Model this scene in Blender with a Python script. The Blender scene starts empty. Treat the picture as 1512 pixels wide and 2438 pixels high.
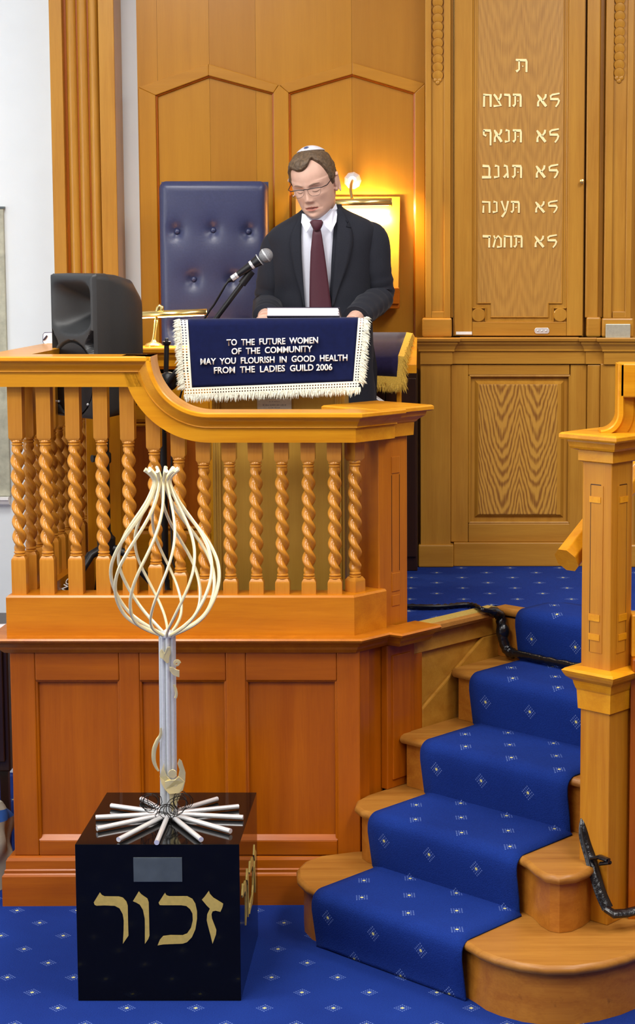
import bpy, bmesh, math, random
from mathutils import Vector, Matrix, noise
random.seed(7)
PI = math.pi
C = bpy.context.scene.collection
SC = bpy.context.scene

# ------------------------------------------------------------------ camera
F_PX, CX, CY, TP, HC = 4400.0, 1040.0, 1089.0, 0.11, 2.23      # focal length and principal point for a 1512x2438 frame
PITCH = math.atan(TP)
SN, CS = math.sin(PITCH), math.cos(PITCH)
cam = bpy.data.cameras.new('camera')
cam.sensor_fit = 'HORIZONTAL'; cam.sensor_width = 36.0
cam.lens = 36.0 * F_PX / 1512.0
cam.shift_x = (756.0 - CX) / 1512.0
cam.shift_y = -(1219.0 - CY) / 1512.0
cam.clip_start = 0.05; cam.clip_end = 60
camo = bpy.data.objects.new('camera', cam); C.objects.link(camo)
camo.location = (0, 0, HC); camo.rotation_euler = (PI / 2 - PITCH, 0, 0)
SC.camera = camo

# ------------------------------------------------------------------ world, exposure
w = bpy.data.worlds.new('room_air'); SC.world = w; w.use_nodes = True
w.node_tree.nodes['Background'].inputs[0].default_value = (1.0, 0.97, 0.93, 1)
w.node_tree.nodes['Background'].inputs[1].default_value = 0.06
SC.view_settings.view_transform = 'Standard'; SC.view_settings.look = 'None'
SC.view_settings.gamma = 1.0; SC.view_settings.use_curve_mapping = False
SC.view_settings.exposure = 0.0
PICT_W = 9.0                                                # watts of the picture light

def area(name, loc, rot, sx, sy, power, col):
    l = bpy.data.lights.new(name, 'AREA'); l.shape = 'RECTANGLE'; l.size = sx; l.size_y = sy
    l.energy = power; l.color = col
    o = bpy.data.objects.new(name, l); C.objects.link(o); o.location = loc; o.rotation_euler = rot
    return o
CEIL = 4.6
PANELS = [(-1.7, 0.9), (1.7, 0.9), (-1.7, 3.0), (1.7, 3.0), (-1.7, 5.1), (1.7, 5.1)]
for i, (x, y) in enumerate(PANELS):
    area('ceiling_panel_light', (x, y, CEIL - 0.09), (0, 0, 0), 1.15, 1.15, (62, 62, 86, 86, 82, 82)[i], (1.0, 0.972, 0.925))
for y in (1.6, 4.2):                                        # daylight through the two windows of the left wall
    area('window_daylight', (-3.85, y, 2.6), (0, -PI / 2, 0), 2.2, 1.3, 26, (0.93, 0.97, 1.0))

# ------------------------------------------------------------------ layout helpers
def at(u, v, Y):
    t = (CY - v) / F_PX; zr = Y * (t * CS - SN) / (CS + t * SN); D = Y * CS - zr * SN
    return Vector(((u - CX) * D / F_PX, Y, HC + zr))
def atz(u, v, Z):
    t = (CY - v) / F_PX; zr = Z - HC; Y = zr * (CS + t * SN) / (t * CS - SN); D = Y * CS - zr * SN
    return Vector(((u - CX) * D / F_PX, Y, Z))
def ZV(v, Y): return at(CX, v, Y).z
def XU(u, v, Y): return at(u, v, Y).x

def rotz(a, at_=(0, 0, 0)):
    return Matrix.Translation(at_) @ Matrix.Rotation(a, 4, 'Z')

class MB:
    """collects shapes in world space; build() links them as one mesh object"""
    def __init__(self, M=None):
        self.v = []; self.f = []; self.uv = {}; self.M = M
    def add(self, verts, faces, uvs=None):
        n = len(self.v)
        for p in verts:
            p = Vector(p)
            self.v.append(self.M @ p if self.M else p)
        for k, fc in enumerate(faces):
            self.f.append(tuple(i + n for i in fc))
            if uvs: self.uv[len(self.f) - 1] = uvs[k]
        return self
    def box(self, x0, x1, y0, y1, z0, z1):
        if x0 > x1: x0, x1 = x1, x0
        if y0 > y1: y0, y1 = y1, y0
        if z0 > z1: z0, z1 = z1, z0
        self.add([(x0, y0, z0), (x1, y0, z0), (x1, y1, z0), (x0, y1, z0), (x0, y0, z1), (x1, y0, z1), (x1, y1, z1), (x0, y1, z1)],
                 [(0, 3, 2, 1), (4, 5, 6, 7), (0, 1, 5, 4), (1, 2, 6, 5), (2, 3, 7, 6), (3, 0, 4, 7)])
        return self
    def prism(self, pts, d0, d1, axis='y'):
        """polygon pts (a,b) extruded along axis: y -> (a,d,b), z -> (a,b,d), x -> (d,a,b)"""
        m = {'y': lambda a, b, d: (a, d, b), 'z': lambda a, b, d: (a, b, d), 'x': lambda a, b, d: (d, a, b)}[axis]
        n = len(pts)
        vs = [m(a, b, d0) for a, b in pts] + [m(a, b, d1) for a, b in pts]
        fs = [tuple(range(n)), tuple(range(2 * n - 1, n - 1, -1))]
        for i in range(n):
            j = (i + 1) % n; fs.append((i, i + n, j + n, j))
        return self.add(vs, fs)
    def lathe(self, prof, c=(0, 0), seg=20, M=None, fn=None):
        """prof: [(r,z)], around vertical axis through c"""
        vs = []; fs = []
        for k, (r, z) in enumerate(prof):
            for i in range(seg):
                a = 2 * PI * i / seg; rr = fn(r, a, z) if fn else r
                p = Vector((c[0] + rr * math.cos(a), c[1] + rr * math.sin(a), z))
                vs.append(M @ p if M else p)
        for k in range(len(prof) - 1):
            for i in range(seg):
                j = (i + 1) % seg
                fs.append((k * seg + i, k * seg + j, (k + 1) * seg + j, (k + 1) * seg + i))
        fs.append(tuple(range(seg - 1, -1, -1)))
        fs.append(tuple((len(prof) - 1) * seg + i for i in range(seg)))
        return self.add(vs, fs)
    def tube(self, path, r, seg=10, caps=True, closed=False, flat=None, up=None):
        """round tube along path; r a number or a list; flat=(sx,sy) squashes the section"""
        P = [Vector(p) for p in path]; n = len(P)
        R = r if isinstance(r, (list, tuple)) else [r] * n
        vs = []; fs = []; prev = None
        for i in range(n):
            if closed: t = P[(i + 1) % n] - P[i - 1]
            else: t = P[min(i + 1, n - 1)] - P[max(i - 1, 0)]
            if t.length < 1e-9: t = Vector((0, 0, 1))
            t.normalize()
            if prev is None:
                a = Vector(up) if up else (Vector((0, 0, 1)) if abs(t.z) < 0.9 else Vector((0, -1, 0)))
                nrm = (a - t * a.dot(t)).normalized()
            else:
                nrm = prev - t * prev.dot(t)
                nrm = nrm.normalized() if nrm.length > 1e-6 else prev
            prev = nrm; b = t.cross(nrm)
            fx, fy = flat if flat else (1, 1)
            for k in range(seg):
                a = 2 * PI * k / seg
                vs.append(P[i] + nrm * (R[i] * fx * math.cos(a)) + b * (R[i] * fy * math.sin(a)))
        m = n if closed else n - 1
        for i in range(m):
            for k in range(seg):
                l = (k + 1) % seg; i2 = (i + 1) % n
                fs.append((i * seg + k, i * seg + l, i2 * seg + l, i2 * seg + k))
        if caps and not closed:
            fs.append(tuple(range(seg - 1, -1, -1))); fs.append(tuple((n - 1) * seg + k for k in range(seg)))
        return self.add(vs, fs)
    def ball(self, c, r, seg=16, rings=10, sc=(1, 1, 1), M=None):
        c = Vector(c); vs = []; fs = []
        for i in range(rings + 1):
            th = PI * i / rings
            for k in range(seg):
                a = 2 * PI * k / seg
                p = Vector((r * sc[0] * math.sin(th) * math.cos(a), r * sc[1] * math.sin(th) * math.sin(a), r * sc[2] * math.cos(th)))
                if M: p = M @ p
                vs.append(c + p)
        for i in range(rings):
            for k in range(seg):
                l = (k + 1) % seg
                fs.append((i * seg + k, (i + 1) * seg + k, (i + 1) * seg + l, i * seg + l))
        return self.add(vs, fs)
    def grid(self, rows, uvs=None, closed=False):
        """rows: list of equal-length point lists"""
        n = len(rows[0]); vs = [p for r in rows for p in r]; fs = []; us = []
        for i in range(len(rows) - 1):
            for k in range(n if closed else n - 1):
                l = (k + 1) % n
                fs.append((i * n + k, i * n + l, (i + 1) * n + l, (i + 1) * n + k))
                if uvs: us.append([uvs[i][k], uvs[i][l], uvs[i + 1][l], uvs[i + 1][k]])
        return self.add(vs, fs, us if uvs else None)
    def sweep(self, path, prof, side=-1):
        """moulding: closed profile [(out,z)] along the plan polyline path [(x,y)], mitred; side -1: out is to the right of travel"""
        P = [Vector((p[0], p[1])) for p in path]; n = len(P); N = []
        for i in range(n - 1):
            d = (P[i + 1] - P[i]).normalized(); N.append(Vector((d.y, -d.x)) * (1 if side < 0 else -1))
        vs = []; m = len(prof)
        for i in range(n):
            if i == 0: mm = N[0]
            elif i == n - 1: mm = N[-1]
            else: mm = (N[i - 1] + N[i]) / (1 + N[i - 1].dot(N[i]))
            for o, z in prof: q = P[i] + mm * o; vs.append((q.x, q.y, z))
        fs = []
        for i in range(n - 1):
            for k in range(m):
                l = (k + 1) % m; fs.append((i * m + k, (i + 1) * m + k, (i + 1) * m + l, i * m + l))
        fs.append(tuple(range(m))); fs.append(tuple((n - 1) * m + k for k in range(m - 1, -1, -1)))
        return self.add(vs, fs)
    def build(self, name, mat, parent=None, smooth=False, bevel=0, subdiv=0, solid=0, angle=40, kind=None):
        off = WORLD[parent.name] if parent else Vector((0, 0, 0))
        me = bpy.data.meshes.new(name)
        me.from_pydata([p - off for p in self.v], [], self.f)
        if self.uv:
            ul = me.uv_layers.new(name='UVMap')
            for k, u in self.uv.items():
                pl = me.polygons[k]
                for q, li in enumerate(pl.loop_indices): ul.data[li].uv = u[q]
        bm = bmesh.new(); bm.from_mesh(me); bmesh.ops.recalc_face_normals(bm, faces=bm.faces[:]); bm.to_mesh(me); bm.free()
        if mat: me.materials.append(mat)
        if smooth:
            for p in me.polygons: p.use_smooth = True
            try: me.set_sharp_from_angle(angle=math.radians(angle))
            except Exception: pass
        o = bpy.data.objects.new(name, me); C.objects.link(o)
        if parent: o.parent = parent
        WORLD[o.name] = off.copy()
        if solid:
            md = o.modifiers.new('thickness', 'SOLIDIFY'); md.thickness = solid; md.offset = 0
        if bevel:
            md = o.modifiers.new('bevel', 'BEVEL'); md.width = bevel; md.segments = 2; md.limit_method = 'ANGLE'; md.angle_limit = math.radians(40)
        if subdiv:
            md = o.modifiers.new('subdivision', 'SUBSURF'); md.levels = subdiv; md.render_levels = subdiv
        if kind: o['kind'] = kind
        return o
WORLD = {}
def thing(name, label, cat, loc=(0, 0, 0), group=None, kind=None):
    o = bpy.data.objects.new(name, None); C.objects.link(o); o.location = loc; o.empty_display_size = 0.1
    WORLD[o.name] = Vector(loc)
    if kind: o['kind'] = kind
    else:
        o['label'] = label; o['category'] = cat
    if label: o['label'] = label
    if group: o['group'] = group
    return o
def tag(o, label, cat, group=None):
    o['label'] = label; o['category'] = cat
    if group: o['group'] = group
    return o
def copy_part(src, parent, loc=None, rot=None, name=None):
    o = src.copy(); C.objects.link(o); o.parent = parent
    if name: o.name = name
    if loc is not None: o.location = loc
    if rot is not None: o.rotation_euler = rot
    WORLD[o.name] = WORLD[parent.name].copy()
    return o

def part_at(mb, name, mat, parent, pos, rot=0.0, **kw):
    """part modelled around its own axis, then set down at the world position pos"""
    o = mb.build(name, mat, None, **kw); o.parent = parent
    o.location = Vector(pos) - WORLD[parent.name]; o.rotation_euler = (0, 0, rot)
    return o
def copy_at(src, parent, pos, rot=0.0):
    o = src.copy(); C.objects.link(o); o.parent = parent
    o.location = Vector(pos) - WORLD[parent.name]; o.rotation_euler = (0, 0, rot)
    return o

# ------------------------------------------------------------------ materials
def lin(r, g, b):
    f = lambda c: (c / 255 / 12.92) if c / 255 <= 0.04045 else ((c / 255 + 0.055) / 1.055) ** 2.4
    return (f(r), f(g), f(b), 1)
def newmat(name):
    m = bpy.data.materials.new(name); m.use_nodes = True
    nt = m.node_tree; return m, nt, nt.nodes['Principled BSDF']
def plain(name, rgb, rough=0.5, metal=0.0, noise_amt=0.06, nscale=40, bump=0.0, coat=0.0, emit=None, spec=0.5, sheen=0.0):
    m, nt, b = newmat(name)
    b.inputs['Roughness'].default_value = rough; b.inputs['Metallic'].default_value = metal
    b.inputs['Specular IOR Level'].default_value = spec
    if coat: b.inputs['Coat Weight'].default_value = coat; b.inputs['Coat Roughness'].default_value = 0.1
    if sheen: b.inputs['Sheen Weight'].default_value = sheen; b.inputs['Sheen Roughness'].default_value = 0.4
    tc = nt.nodes.new('ShaderNodeTexCoord'); nz = nt.nodes.new('ShaderNodeTexNoise'); nz.inputs['Scale'].default_value = nscale
    nz.inputs['Detail'].default_value = 4
    nt.links.new(tc.outputs['Object'], nz.inputs['Vector'])
    cr = nt.nodes.new('ShaderNodeValToRGB'); c = lin(*rgb)
    cr.color_ramp.elements[0].position = 0.3; cr.color_ramp.elements[1].position = 0.7
    cr.color_ramp.elements[0].color = tuple(x * (1 - noise_amt) for x in c[:3]) + (1,)
    cr.color_ramp.elements[1].color = tuple(min(1, x * (1 + noise_amt)) for x in c[:3]) + (1,)
    nt.links.new(nz.outputs['Fac'], cr.inputs['Fac']); nt.links.new(cr.outputs['Color'], b.inputs['Base Color'])
    if bump:
        bp = nt.nodes.new('ShaderNodeBump'); bp.inputs['Strength'].default_value = bump; bp.inputs['Distance'].default_value = 0.004
        nt.links.new(nz.outputs['Fac'], bp.inputs['Height']); nt.links.new(bp.outputs['Normal'], b.inputs['Normal'])
    if emit:
        b.inputs['Emission Color'].default_value = lin(*emit[0]); b.inputs['Emission Strength'].default_value = emit[1]
    return m
def math_node(nt, op, a, b=None):
    n = nt.nodes.new('ShaderNodeMath'); n.operation = op
    for k, x in enumerate((a, b)):
        if x is None: continue
        if isinstance(x, (int, float)): n.inputs[k].default_value = x
        else: nt.links.new(x, n.inputs[k])
    return n.outputs[0]
def wood(name, light, dark, grain='z', rough=0.33, coat=0.35, contrast=1.0, scale=1.0, wear=0.0):
    m, nt, b = newmat(name)
    b.inputs['Roughness'].default_value = rough; b.inputs['Coat Weight'].default_value = coat * 0.5; b.inputs['Coat Roughness'].default_value = 0.16; b.inputs['Specular IOR Level'].default_value = 0.3
    tc = nt.nodes.new('ShaderNodeTexCoord'); mp = nt.nodes.new('ShaderNodeMapping')
    s = {'x': (1.2, 22, 22), 'y': (22, 1.2, 22), 'z': (22, 22, 1.2)}[grain]
    mp.inputs['Scale'].default_value = tuple(q * scale for q in s)
    nt.links.new(tc.outputs['Object'], mp.inputs['Vector'])
    n1 = nt.nodes.new('ShaderNodeTexNoise'); n1.inputs['Scale'].default_value = 1.0; n1.inputs['Detail'].default_value = 6; n1.inputs['Distortion'].default_value = 0.6
    nt.links.new(mp.outputs[0], n1.inputs['Vector'])
    mp2 = nt.nodes.new('ShaderNodeMapping'); mp2.inputs['Scale'].default_value = tuple(q * scale * 9 for q in s)
    nt.links.new(tc.outputs['Object'], mp2.inputs['Vector'])
    n2 = nt.nodes.new('ShaderNodeTexNoise'); n2.inputs['Scale'].default_value = 1.0; n2.inputs['Detail'].default_value = 3
    nt.links.new(mp2.outputs[0], n2.inputs['Vector'])
    n3 = nt.nodes.new('ShaderNodeTexNoise'); n3.inputs['Scale'].default_value = 2.6; n3.inputs['Detail'].default_value = 2
    nt.links.new(tc.outputs['Object'], n3.inputs['Vector'])
    f = math_node(nt, 'MULTIPLY', n1.outputs['Fac'], 0.55)
    f = math_node(nt, 'ADD', f, math_node(nt, 'MULTIPLY', n2.outputs['Fac'], 0.22))
    f = math_node(nt, 'ADD', f, math_node(nt, 'MULTIPLY', n3.outputs['Fac'], 0.23))
    cr = nt.nodes.new('ShaderNodeValToRGB')
    hw = 0.17 / contrast
    cr.color_ramp.elements[0].position = 0.5 - hw; cr.color_ramp.elements[1].position = 0.5 + hw
    cr.color_ramp.elements[0].color = lin(*dark); cr.color_ramp.elements[1].color = lin(*light)
    nt.links.new(f, cr.inputs['Fac']); out = cr.outputs['Color']
    if wear:
        nw = nt.nodes.new('ShaderNodeTexNoise'); nw.inputs['Scale'].default_value = 16; nw.inputs['Detail'].default_value = 8; nw.inputs['Roughness'].default_value = 0.7
        nt.links.new(tc.outputs['Object'], nw.inputs['Vector'])
        rw = nt.nodes.new('ShaderNodeValToRGB'); rw.color_ramp.elements[0].position = 0.62; rw.color_ramp.elements[1].position = 0.74
        nt.links.new(nw.outputs['Fac'], rw.inputs['Fac'])
        mx = nt.nodes.new('ShaderNodeMix'); mx.data_type = 'RGBA'
        nt.links.new(math_node(nt, 'MULTIPLY', rw.outputs['Color'], wear), mx.inputs[0]); nt.links.new(out, mx.inputs[6])
        mx.inputs[7].default_value = tuple(x * 0.25 for x in lin(*dark)[:3]) + (1,); out = mx.outputs[2]
    nt.links.new(out, b.inputs['Base Color'])
    bp = nt.nodes.new('ShaderNodeBump'); bp.inputs['Strength'].default_value = 0.08; bp.inputs['Distance'].default_value = 0.002
    nt.links.new(n2.outputs['Fac'], bp.inputs['Height']); nt.links.new(bp.outputs['Normal'], b.inputs['Normal'])
    return m
def cathedral(name, light, dark, xc, spread=0.085, curve=26.0, freq=120.0, strength=1.0):
    """book-matched crown-cut veneer: nested arches pointing down on both sides of the line x = xc"""
    m, nt, b = newmat(name)
    b.inputs['Roughness'].default_value = 0.4; b.inputs['Coat Weight'].default_value = 0.25; b.inputs['Coat Roughness'].default_value = 0.2
    tc = nt.nodes.new('ShaderNodeTexCoord'); sp = nt.nodes.new('ShaderNodeSeparateXYZ'); nt.links.new(tc.outputs['Object'], sp.inputs[0])
    ax = math_node(nt, 'ABSOLUTE', math_node(nt, 'SUBTRACT', sp.outputs[0], xc))
    cb = nt.nodes.new('ShaderNodeCombineXYZ'); nt.links.new(ax, cb.inputs[0]); nt.links.new(math_node(nt, 'MULTIPLY', sp.outputs[2], 0.35), cb.inputs[2])
    nz = nt.nodes.new('ShaderNodeTexNoise'); nz.inputs['Scale'].default_value = 14; nz.inputs['Detail'].default_value = 3
    nt.links.new(cb.outputs[0], nz.inputs['Vector'])
    dx = math_node(nt, 'ABSOLUTE', math_node(nt, 'SUBTRACT', ax, spread))
    arch = math_node(nt, 'ADD', math_node(nt, 'MULTIPLY', math_node(nt, 'POWER', dx, 1.6), curve), math_node(nt, 'MULTIPLY', dx, 0.35))
    ph = math_node(nt, 'SUBTRACT', math_node(nt, 'MULTIPLY', sp.outputs[2], 1.0), arch)
    ph = math_node(nt, 'ADD', ph, math_node(nt, 'MULTIPLY', nz.outputs['Fac'], 0.16))
    sn = math_node(nt, 'SINE', math_node(nt, 'MULTIPLY', ph, freq))
    mp = nt.nodes.new('ShaderNodeMapping'); mp.inputs['Scale'].default_value = (260, 260, 9); nt.links.new(tc.outputs['Object'], mp.inputs['Vector'])
    n2 = nt.nodes.new('ShaderNodeTexNoise'); n2.inputs['Scale'].default_value = 1; n2.inputs['Detail'].default_value = 3; nt.links.new(mp.outputs[0], n2.inputs['Vector'])
    f = math_node(nt, 'ADD', math_node(nt, 'MULTIPLY', sn, 0.3 * strength), math_node(nt, 'MULTIPLY', n2.outputs['Fac'], 0.9))
    cr = nt.nodes.new('ShaderNodeValToRGB'); cr.color_ramp.elements[0].position = 0.1; cr.color_ramp.elements[1].position = 0.62
    cr.color_ramp.elements[0].color = lin(*dark); cr.color_ramp.elements[1].color = lin(*light)
    nt.links.new(f, cr.inputs['Fac']); nt.links.new(cr.outputs['Color'], b.inputs['Base Color'])
    return m
def carpet(name):
    """royal blue carpet woven with small white and yellow diamond flowers on a staggered grid; UV in metres"""
    m, nt, b = newmat(name)
    b.inputs['Roughness'].default_value = 0.95; b.inputs['Specular IOR Level'].default_value = 0.1
    b.inputs['Sheen Weight'].default_value = 0.1; b.inputs['Sheen Roughness'].default_value = 0.5; b.inputs['Sheen Tint'].default_value = lin(60, 90, 190)
    tc = nt.nodes.new('ShaderNodeTexCoord'); sp = nt.nodes.new('ShaderNodeSeparateXYZ'); nt.links.new(tc.outputs['UV'], sp.inputs[0])
    PX_, PY_ = 0.205, 0.235
    halo = None; cen = None
    for ox, oy in ((0, 0), (0.5, 0.5)):
        fx = math_node(nt, 'MULTIPLY', math_node(nt, 'SUBTRACT', math_node(nt, 'FRACT', math_node(nt, 'ADD', math_node(nt, 'DIVIDE', sp.outputs[0], PX_), ox + 100)), 0.5), PX_)
        fy = math_node(nt, 'MULTIPLY', math_node(nt, 'SUBTRACT', math_node(nt, 'FRACT', math_node(nt, 'ADD', math_node(nt, 'DIVIDE', sp.outputs[1], PY_), oy + 100)), 0.5), PY_)
        ax = math_node(nt, 'ABSOLUTE', fx); ay = math_node(nt, 'ABSOLUTE', fy)
        d = math_node(nt, 'ADD', math_node(nt, 'MULTIPLY', ax, 1.15), ay)
        inside = math_node(nt, 'LESS_THAN', d, 0.031)
        dots = math_node(nt, 'GREATER_THAN', math_node(nt, 'MULTIPLY', math_node(nt, 'COSINE', math_node(nt, 'MULTIPLY', fx, 2 * PI / 0.0118)), math_node(nt, 'COSINE', math_node(nt, 'MULTIPLY', fy, 2 * PI / 0.0118))), 0.38)
        hl = math_node(nt, 'MULTIPLY', inside, dots)
        r = math_node(nt, 'ADD', ax, ay)
        ce = math_node(nt, 'LESS_THAN', r, 0.0065)
        halo = hl if halo is None else math_node(nt, 'MAXIMUM', halo, hl)
        cen = ce if cen is None else math_node(nt, 'MAXIMUM', cen, ce)
    nz = nt.nodes.new('ShaderNodeTexNoise'); nz.inputs['Scale'].default_value = 260; nz.inputs['Detail'].default_value = 3
    nt.links.new(tc.outputs['Object'], nz.inputs['Vector'])
    nb = nt.nodes.new('ShaderNodeTexNoise'); nb.inputs['Scale'].default_value = 3; nb.inputs['Detail'].default_value = 3
    nt.links.new(tc.outputs['Object'], nb.inputs['Vector'])
    cr = nt.nodes.new('ShaderNodeValToRGB'); cr.color_ramp.elements[0].position = 0.25; cr.color_ramp.elements[1].position = 0.75
    cr.color_ramp.elements[0].color = lin(15, 33, 96); cr.color_ramp.elements[1].color = lin(27, 56, 136)
    nt.links.new(math_node(nt, 'ADD', math_node(nt, 'MULTIPLY', nz.outputs['Fac'], 0.6), math_node(nt, 'MULTIPLY', nb.outputs['Fac'], 0.4)), cr.inputs['Fac'])
    m1 = nt.nodes.new('ShaderNodeMix'); m1.data_type = 'RGBA'
    nt.links.new(math_node(nt, 'MULTIPLY', halo, 0.46), m1.inputs[0]); nt.links.new(cr.outputs['Color'], m1.inputs[6]); m1.inputs[7].default_value = lin(140, 165, 220)
    m2 = nt.nodes.new('ShaderNodeMix'); m2.data_type = 'RGBA'
    nt.links.new(cen, m2.inputs[0]); nt.links.new(m1.outputs[2], m2.inputs[6]); m2.inputs[7].default_value = lin(225, 215, 130)
    nt.links.new(m2.outputs[2], b.inputs['Base Color'])
    bp = nt.nodes.new('ShaderNodeBump'); bp.inputs['Strength'].default_value = 0.5; bp.inputs['Distance'].default_value = 0.004
    nt.links.new(nz.outputs['Fac'], bp.inputs['Height']); nt.links.new(bp.outputs['Normal'], b.inputs['Normal'])
    return m

M = {}
M['oak_z'] = wood('lit_oak_upright', (226, 158, 28), (200, 124, 10), 'z')  # rail oak lightened: the brighter light up there is put into its colour
M['oak_x'] = wood('lit_oak_level', (226, 158, 28), (200, 124, 10), 'x')
M['base_z'] = wood('shaded_oak_upright', (180, 96, 6), (146, 68, 0), 'z', contrast=0.8)  # same oak darkened: light fading down the base is painted into its colour
M['base_x'] = wood('shaded_oak_level', (180, 96, 6), (146, 68, 0), 'x', contrast=0.8)
M['twist'] = wood('turned_oak', (212, 148, 52), (180, 110, 28), 'z', rough=0.25, coat=0.6)
M['post'] = wood('newel_oak', (192, 114, 20), (158, 84, 8), 'z', contrast=0.8)
M['kerb'] = wood('kerb_oak', (204, 128, 20), (176, 98, 8), 'x')  # same oak between rail and base tone, a step of the painted light falloff
M['newel_z'] = wood('stair_newel_oak', (200, 138, 36), (172, 104, 18), 'z')
M['wall_wood'] = wood('veneer_gold', (182, 126, 30), (164, 108, 20), 'z', contrast=0.7)
M['wall_wood2'] = wood('veneer_tan', (172, 117, 30), (157, 102, 20), 'z', contrast=0.7)
M['wall_wood_x'] = wood('veneer_gold_level', (182, 126, 34), (162, 106, 22), 'x', contrast=0.7)
M['ark_z'] = wood('aged_oak_upright', (192, 140, 52), (162, 108, 32), 'z', contrast=0.9)
M['ark_x'] = wood('aged_oak_level', (192, 140, 52), (162, 108, 32), 'x', contrast=0.9)
M['step'] = wood('worn_step_oak', (176, 122, 50), (138, 84, 26), 'x', rough=0.45, coat=0.15, wear=0.35)
M['riser'] = wood('worn_riser_oak', (182, 118, 38), (146, 82, 20), 'x', rough=0.4, coat=0.2, wear=0.5)
M['lectern'] = wood('pale_lectern_oak', (190, 150, 64), (166, 124, 44), 'z', contrast=0.7)
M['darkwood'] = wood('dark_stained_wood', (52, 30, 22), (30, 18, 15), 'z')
M['carpet'] = carpet('blue_carpet')
M['plaster'] = plain('white_plaster', (226, 234, 238), 0.85, noise_amt=0.015, nscale=8)
M['ceilingm'] = plain('ceiling_white', (240, 238, 232), 0.9, noise_amt=0.01)
M['hallwall'] = plain('low_bounce_beige', (150, 112, 70), 0.7, noise_amt=0.05, nscale=6)  # unseen walls coloured dark beige to cut the light they bounce back
M['marble'] = plain('grey_green_marble', (172, 172, 152), 0.4, noise_amt=0.22, nscale=26)
M['white'] = plain('white_paint', (240, 240, 238), 0.5, noise_amt=0.01)
M['black_gloss'] = plain('black_granite', (10, 10, 11), 0.08, noise_amt=0.1, nscale=200, spec=0.22)
M['black_plastic'] = plain('black_plastic', (42, 44, 46), 0.5, noise_amt=0.08, nscale=400, bump=0.15)
M['black_satin'] = plain('black_satin', (20, 20, 23), 0.4, noise_amt=0.1)
M['black_hole'] = plain('black_port', (10, 10, 11), 0.8)
M['black_tape'] = plain('black_tape', (16, 16, 19), 0.22, noise_amt=0.3, nscale=60, bump=0.6)
M['steel'] = plain('brushed_steel', (206, 210, 212), 0.4, metal=0.35, noise_amt=0.04, nscale=120)
M['chrome'] = plain('chrome', (246, 246, 247), 0.26, metal=0.55, noise_amt=0.01)
M['brass'] = plain('polished_brass', (236, 206, 130), 0.22, metal=0.9, noise_amt=0.02)
M['palegold'] = plain('pale_gold_rod', (244, 234, 190), 0.35, metal=0.3, noise_amt=0.05, nscale=60)
M['foil'] = plain('gold_foil', (236, 220, 162), 0.3, metal=0.6, noise_amt=0.06, nscale=30, bump=0.4)
M['gilt'] = plain('gilt_lettering', (206, 180, 96), 0.45, metal=0.35, noise_amt=0.08, nscale=90)
M['gilt2'] = plain('gilt_ark_lettering', (250, 236, 176), 0.4, metal=0.1, noise_amt=0.05, nscale=90)
M['plaque'] = plain('engraved_silver_plate', (196, 196, 178), 0.35, metal=0.5, noise_amt=0.08, nscale=90)
M['greyplate'] = plain('grey_plate', (84, 94, 98), 0.4, metal=0.3, noise_amt=0.12, nscale=24)
M['wire'] = plain('black_wire', (32, 28, 26), 0.4, metal=0.7)
M['navy_leather'] = plain('navy_leather', (52, 58, 92), 0.36, noise_amt=0.08, nscale=120, bump=0.08)
M['navy_velvet'] = plain('navy_velvet', (14, 22, 62), 0.85, noise_amt=0.12, nscale=60, sheen=0.35, spec=0.1)
M['navy_velvet2'] = plain('dusty_navy_velvet', (40, 34, 66), 0.85, noise_amt=0.12, nscale=60, sheen=0.3, spec=0.1)
M['letter_white'] = plain('white_applique', (240, 240, 236), 0.7, noise_amt=0.02)
M['fringe'] = plain('cream_fringe', (226, 226, 208), 0.9, noise_amt=0.1, nscale=300)
M['goldfringe'] = plain('gold_fringe', (214, 172, 62), 0.7, noise_amt=0.2, nscale=260)
M['suit'] = plain('charcoal_suit', (36, 38, 46), 0.85, noise_amt=0.12, nscale=300, spec=0.15, sheen=0.08)
M['suit_dark'] = plain('charcoal_suit_seam', (28, 30, 38), 0.85, noise_amt=0.1, nscale=300, spec=0.15)
M['shirt'] = plain('white_shirt', (222, 226, 240), 0.75, noise_amt=0.02, nscale=200)
M['tie'] = plain('maroon_tie', (66, 14, 34), 0.6, noise_amt=0.14, nscale=420, sheen=0.2)
M['skin'] = plain('skin', (208, 168, 148), 0.5, noise_amt=0.05, nscale=40)
M['lips'] = plain('lips', (186, 116, 100), 0.5, noise_amt=0.05)
M['mouthline'] = plain('mouth_line', (112, 60, 52), 0.6)
M['brow'] = plain('brow_hair', (122, 96, 80), 0.7)
M['hair'] = plain('brown_grey_hair', (92, 74, 54), 0.6, noise_amt=0.4, nscale=110, bump=0.6)
M['kippah'] = plain('silver_satin', (214, 216, 226), 0.4, noise_amt=0.03)
M['bluethread'] = plain('blue_thread', (70, 84, 130), 0.6)
M['glassframe'] = plain('dark_spectacle_frame', (30, 20, 26), 0.35)
M['paper'] = plain('book_pages', (246, 240, 244), 0.8, noise_amt=0.03, nscale=300)
M['bookcover'] = plain('dark_book_cover', (52, 48, 66), 0.5)
M['sack'] = plain('grey_canvas', (160, 154, 138), 0.9, noise_amt=0.15, nscale=24, bump=0.3)
M['blueband'] = plain('bright_blue_band', (34, 84, 158), 0.6)
M['shoe'] = plain('black_shoe', (14, 14, 15), 0.25)
M['bulb'] = plain('frosted_lamp_tube', (255, 240, 205), 0.4, emit=((255, 226, 160), 14.0))
M['micgrille'] = plain('mic_grille', (150, 152, 156), 0.45, metal=0.6, noise_amt=0.35, nscale=520, bump=0.8)
M['diffuser'] = plain('light_diffuser', (250, 250, 245), 0.5, emit=((255, 248, 236), 1.5))
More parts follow.
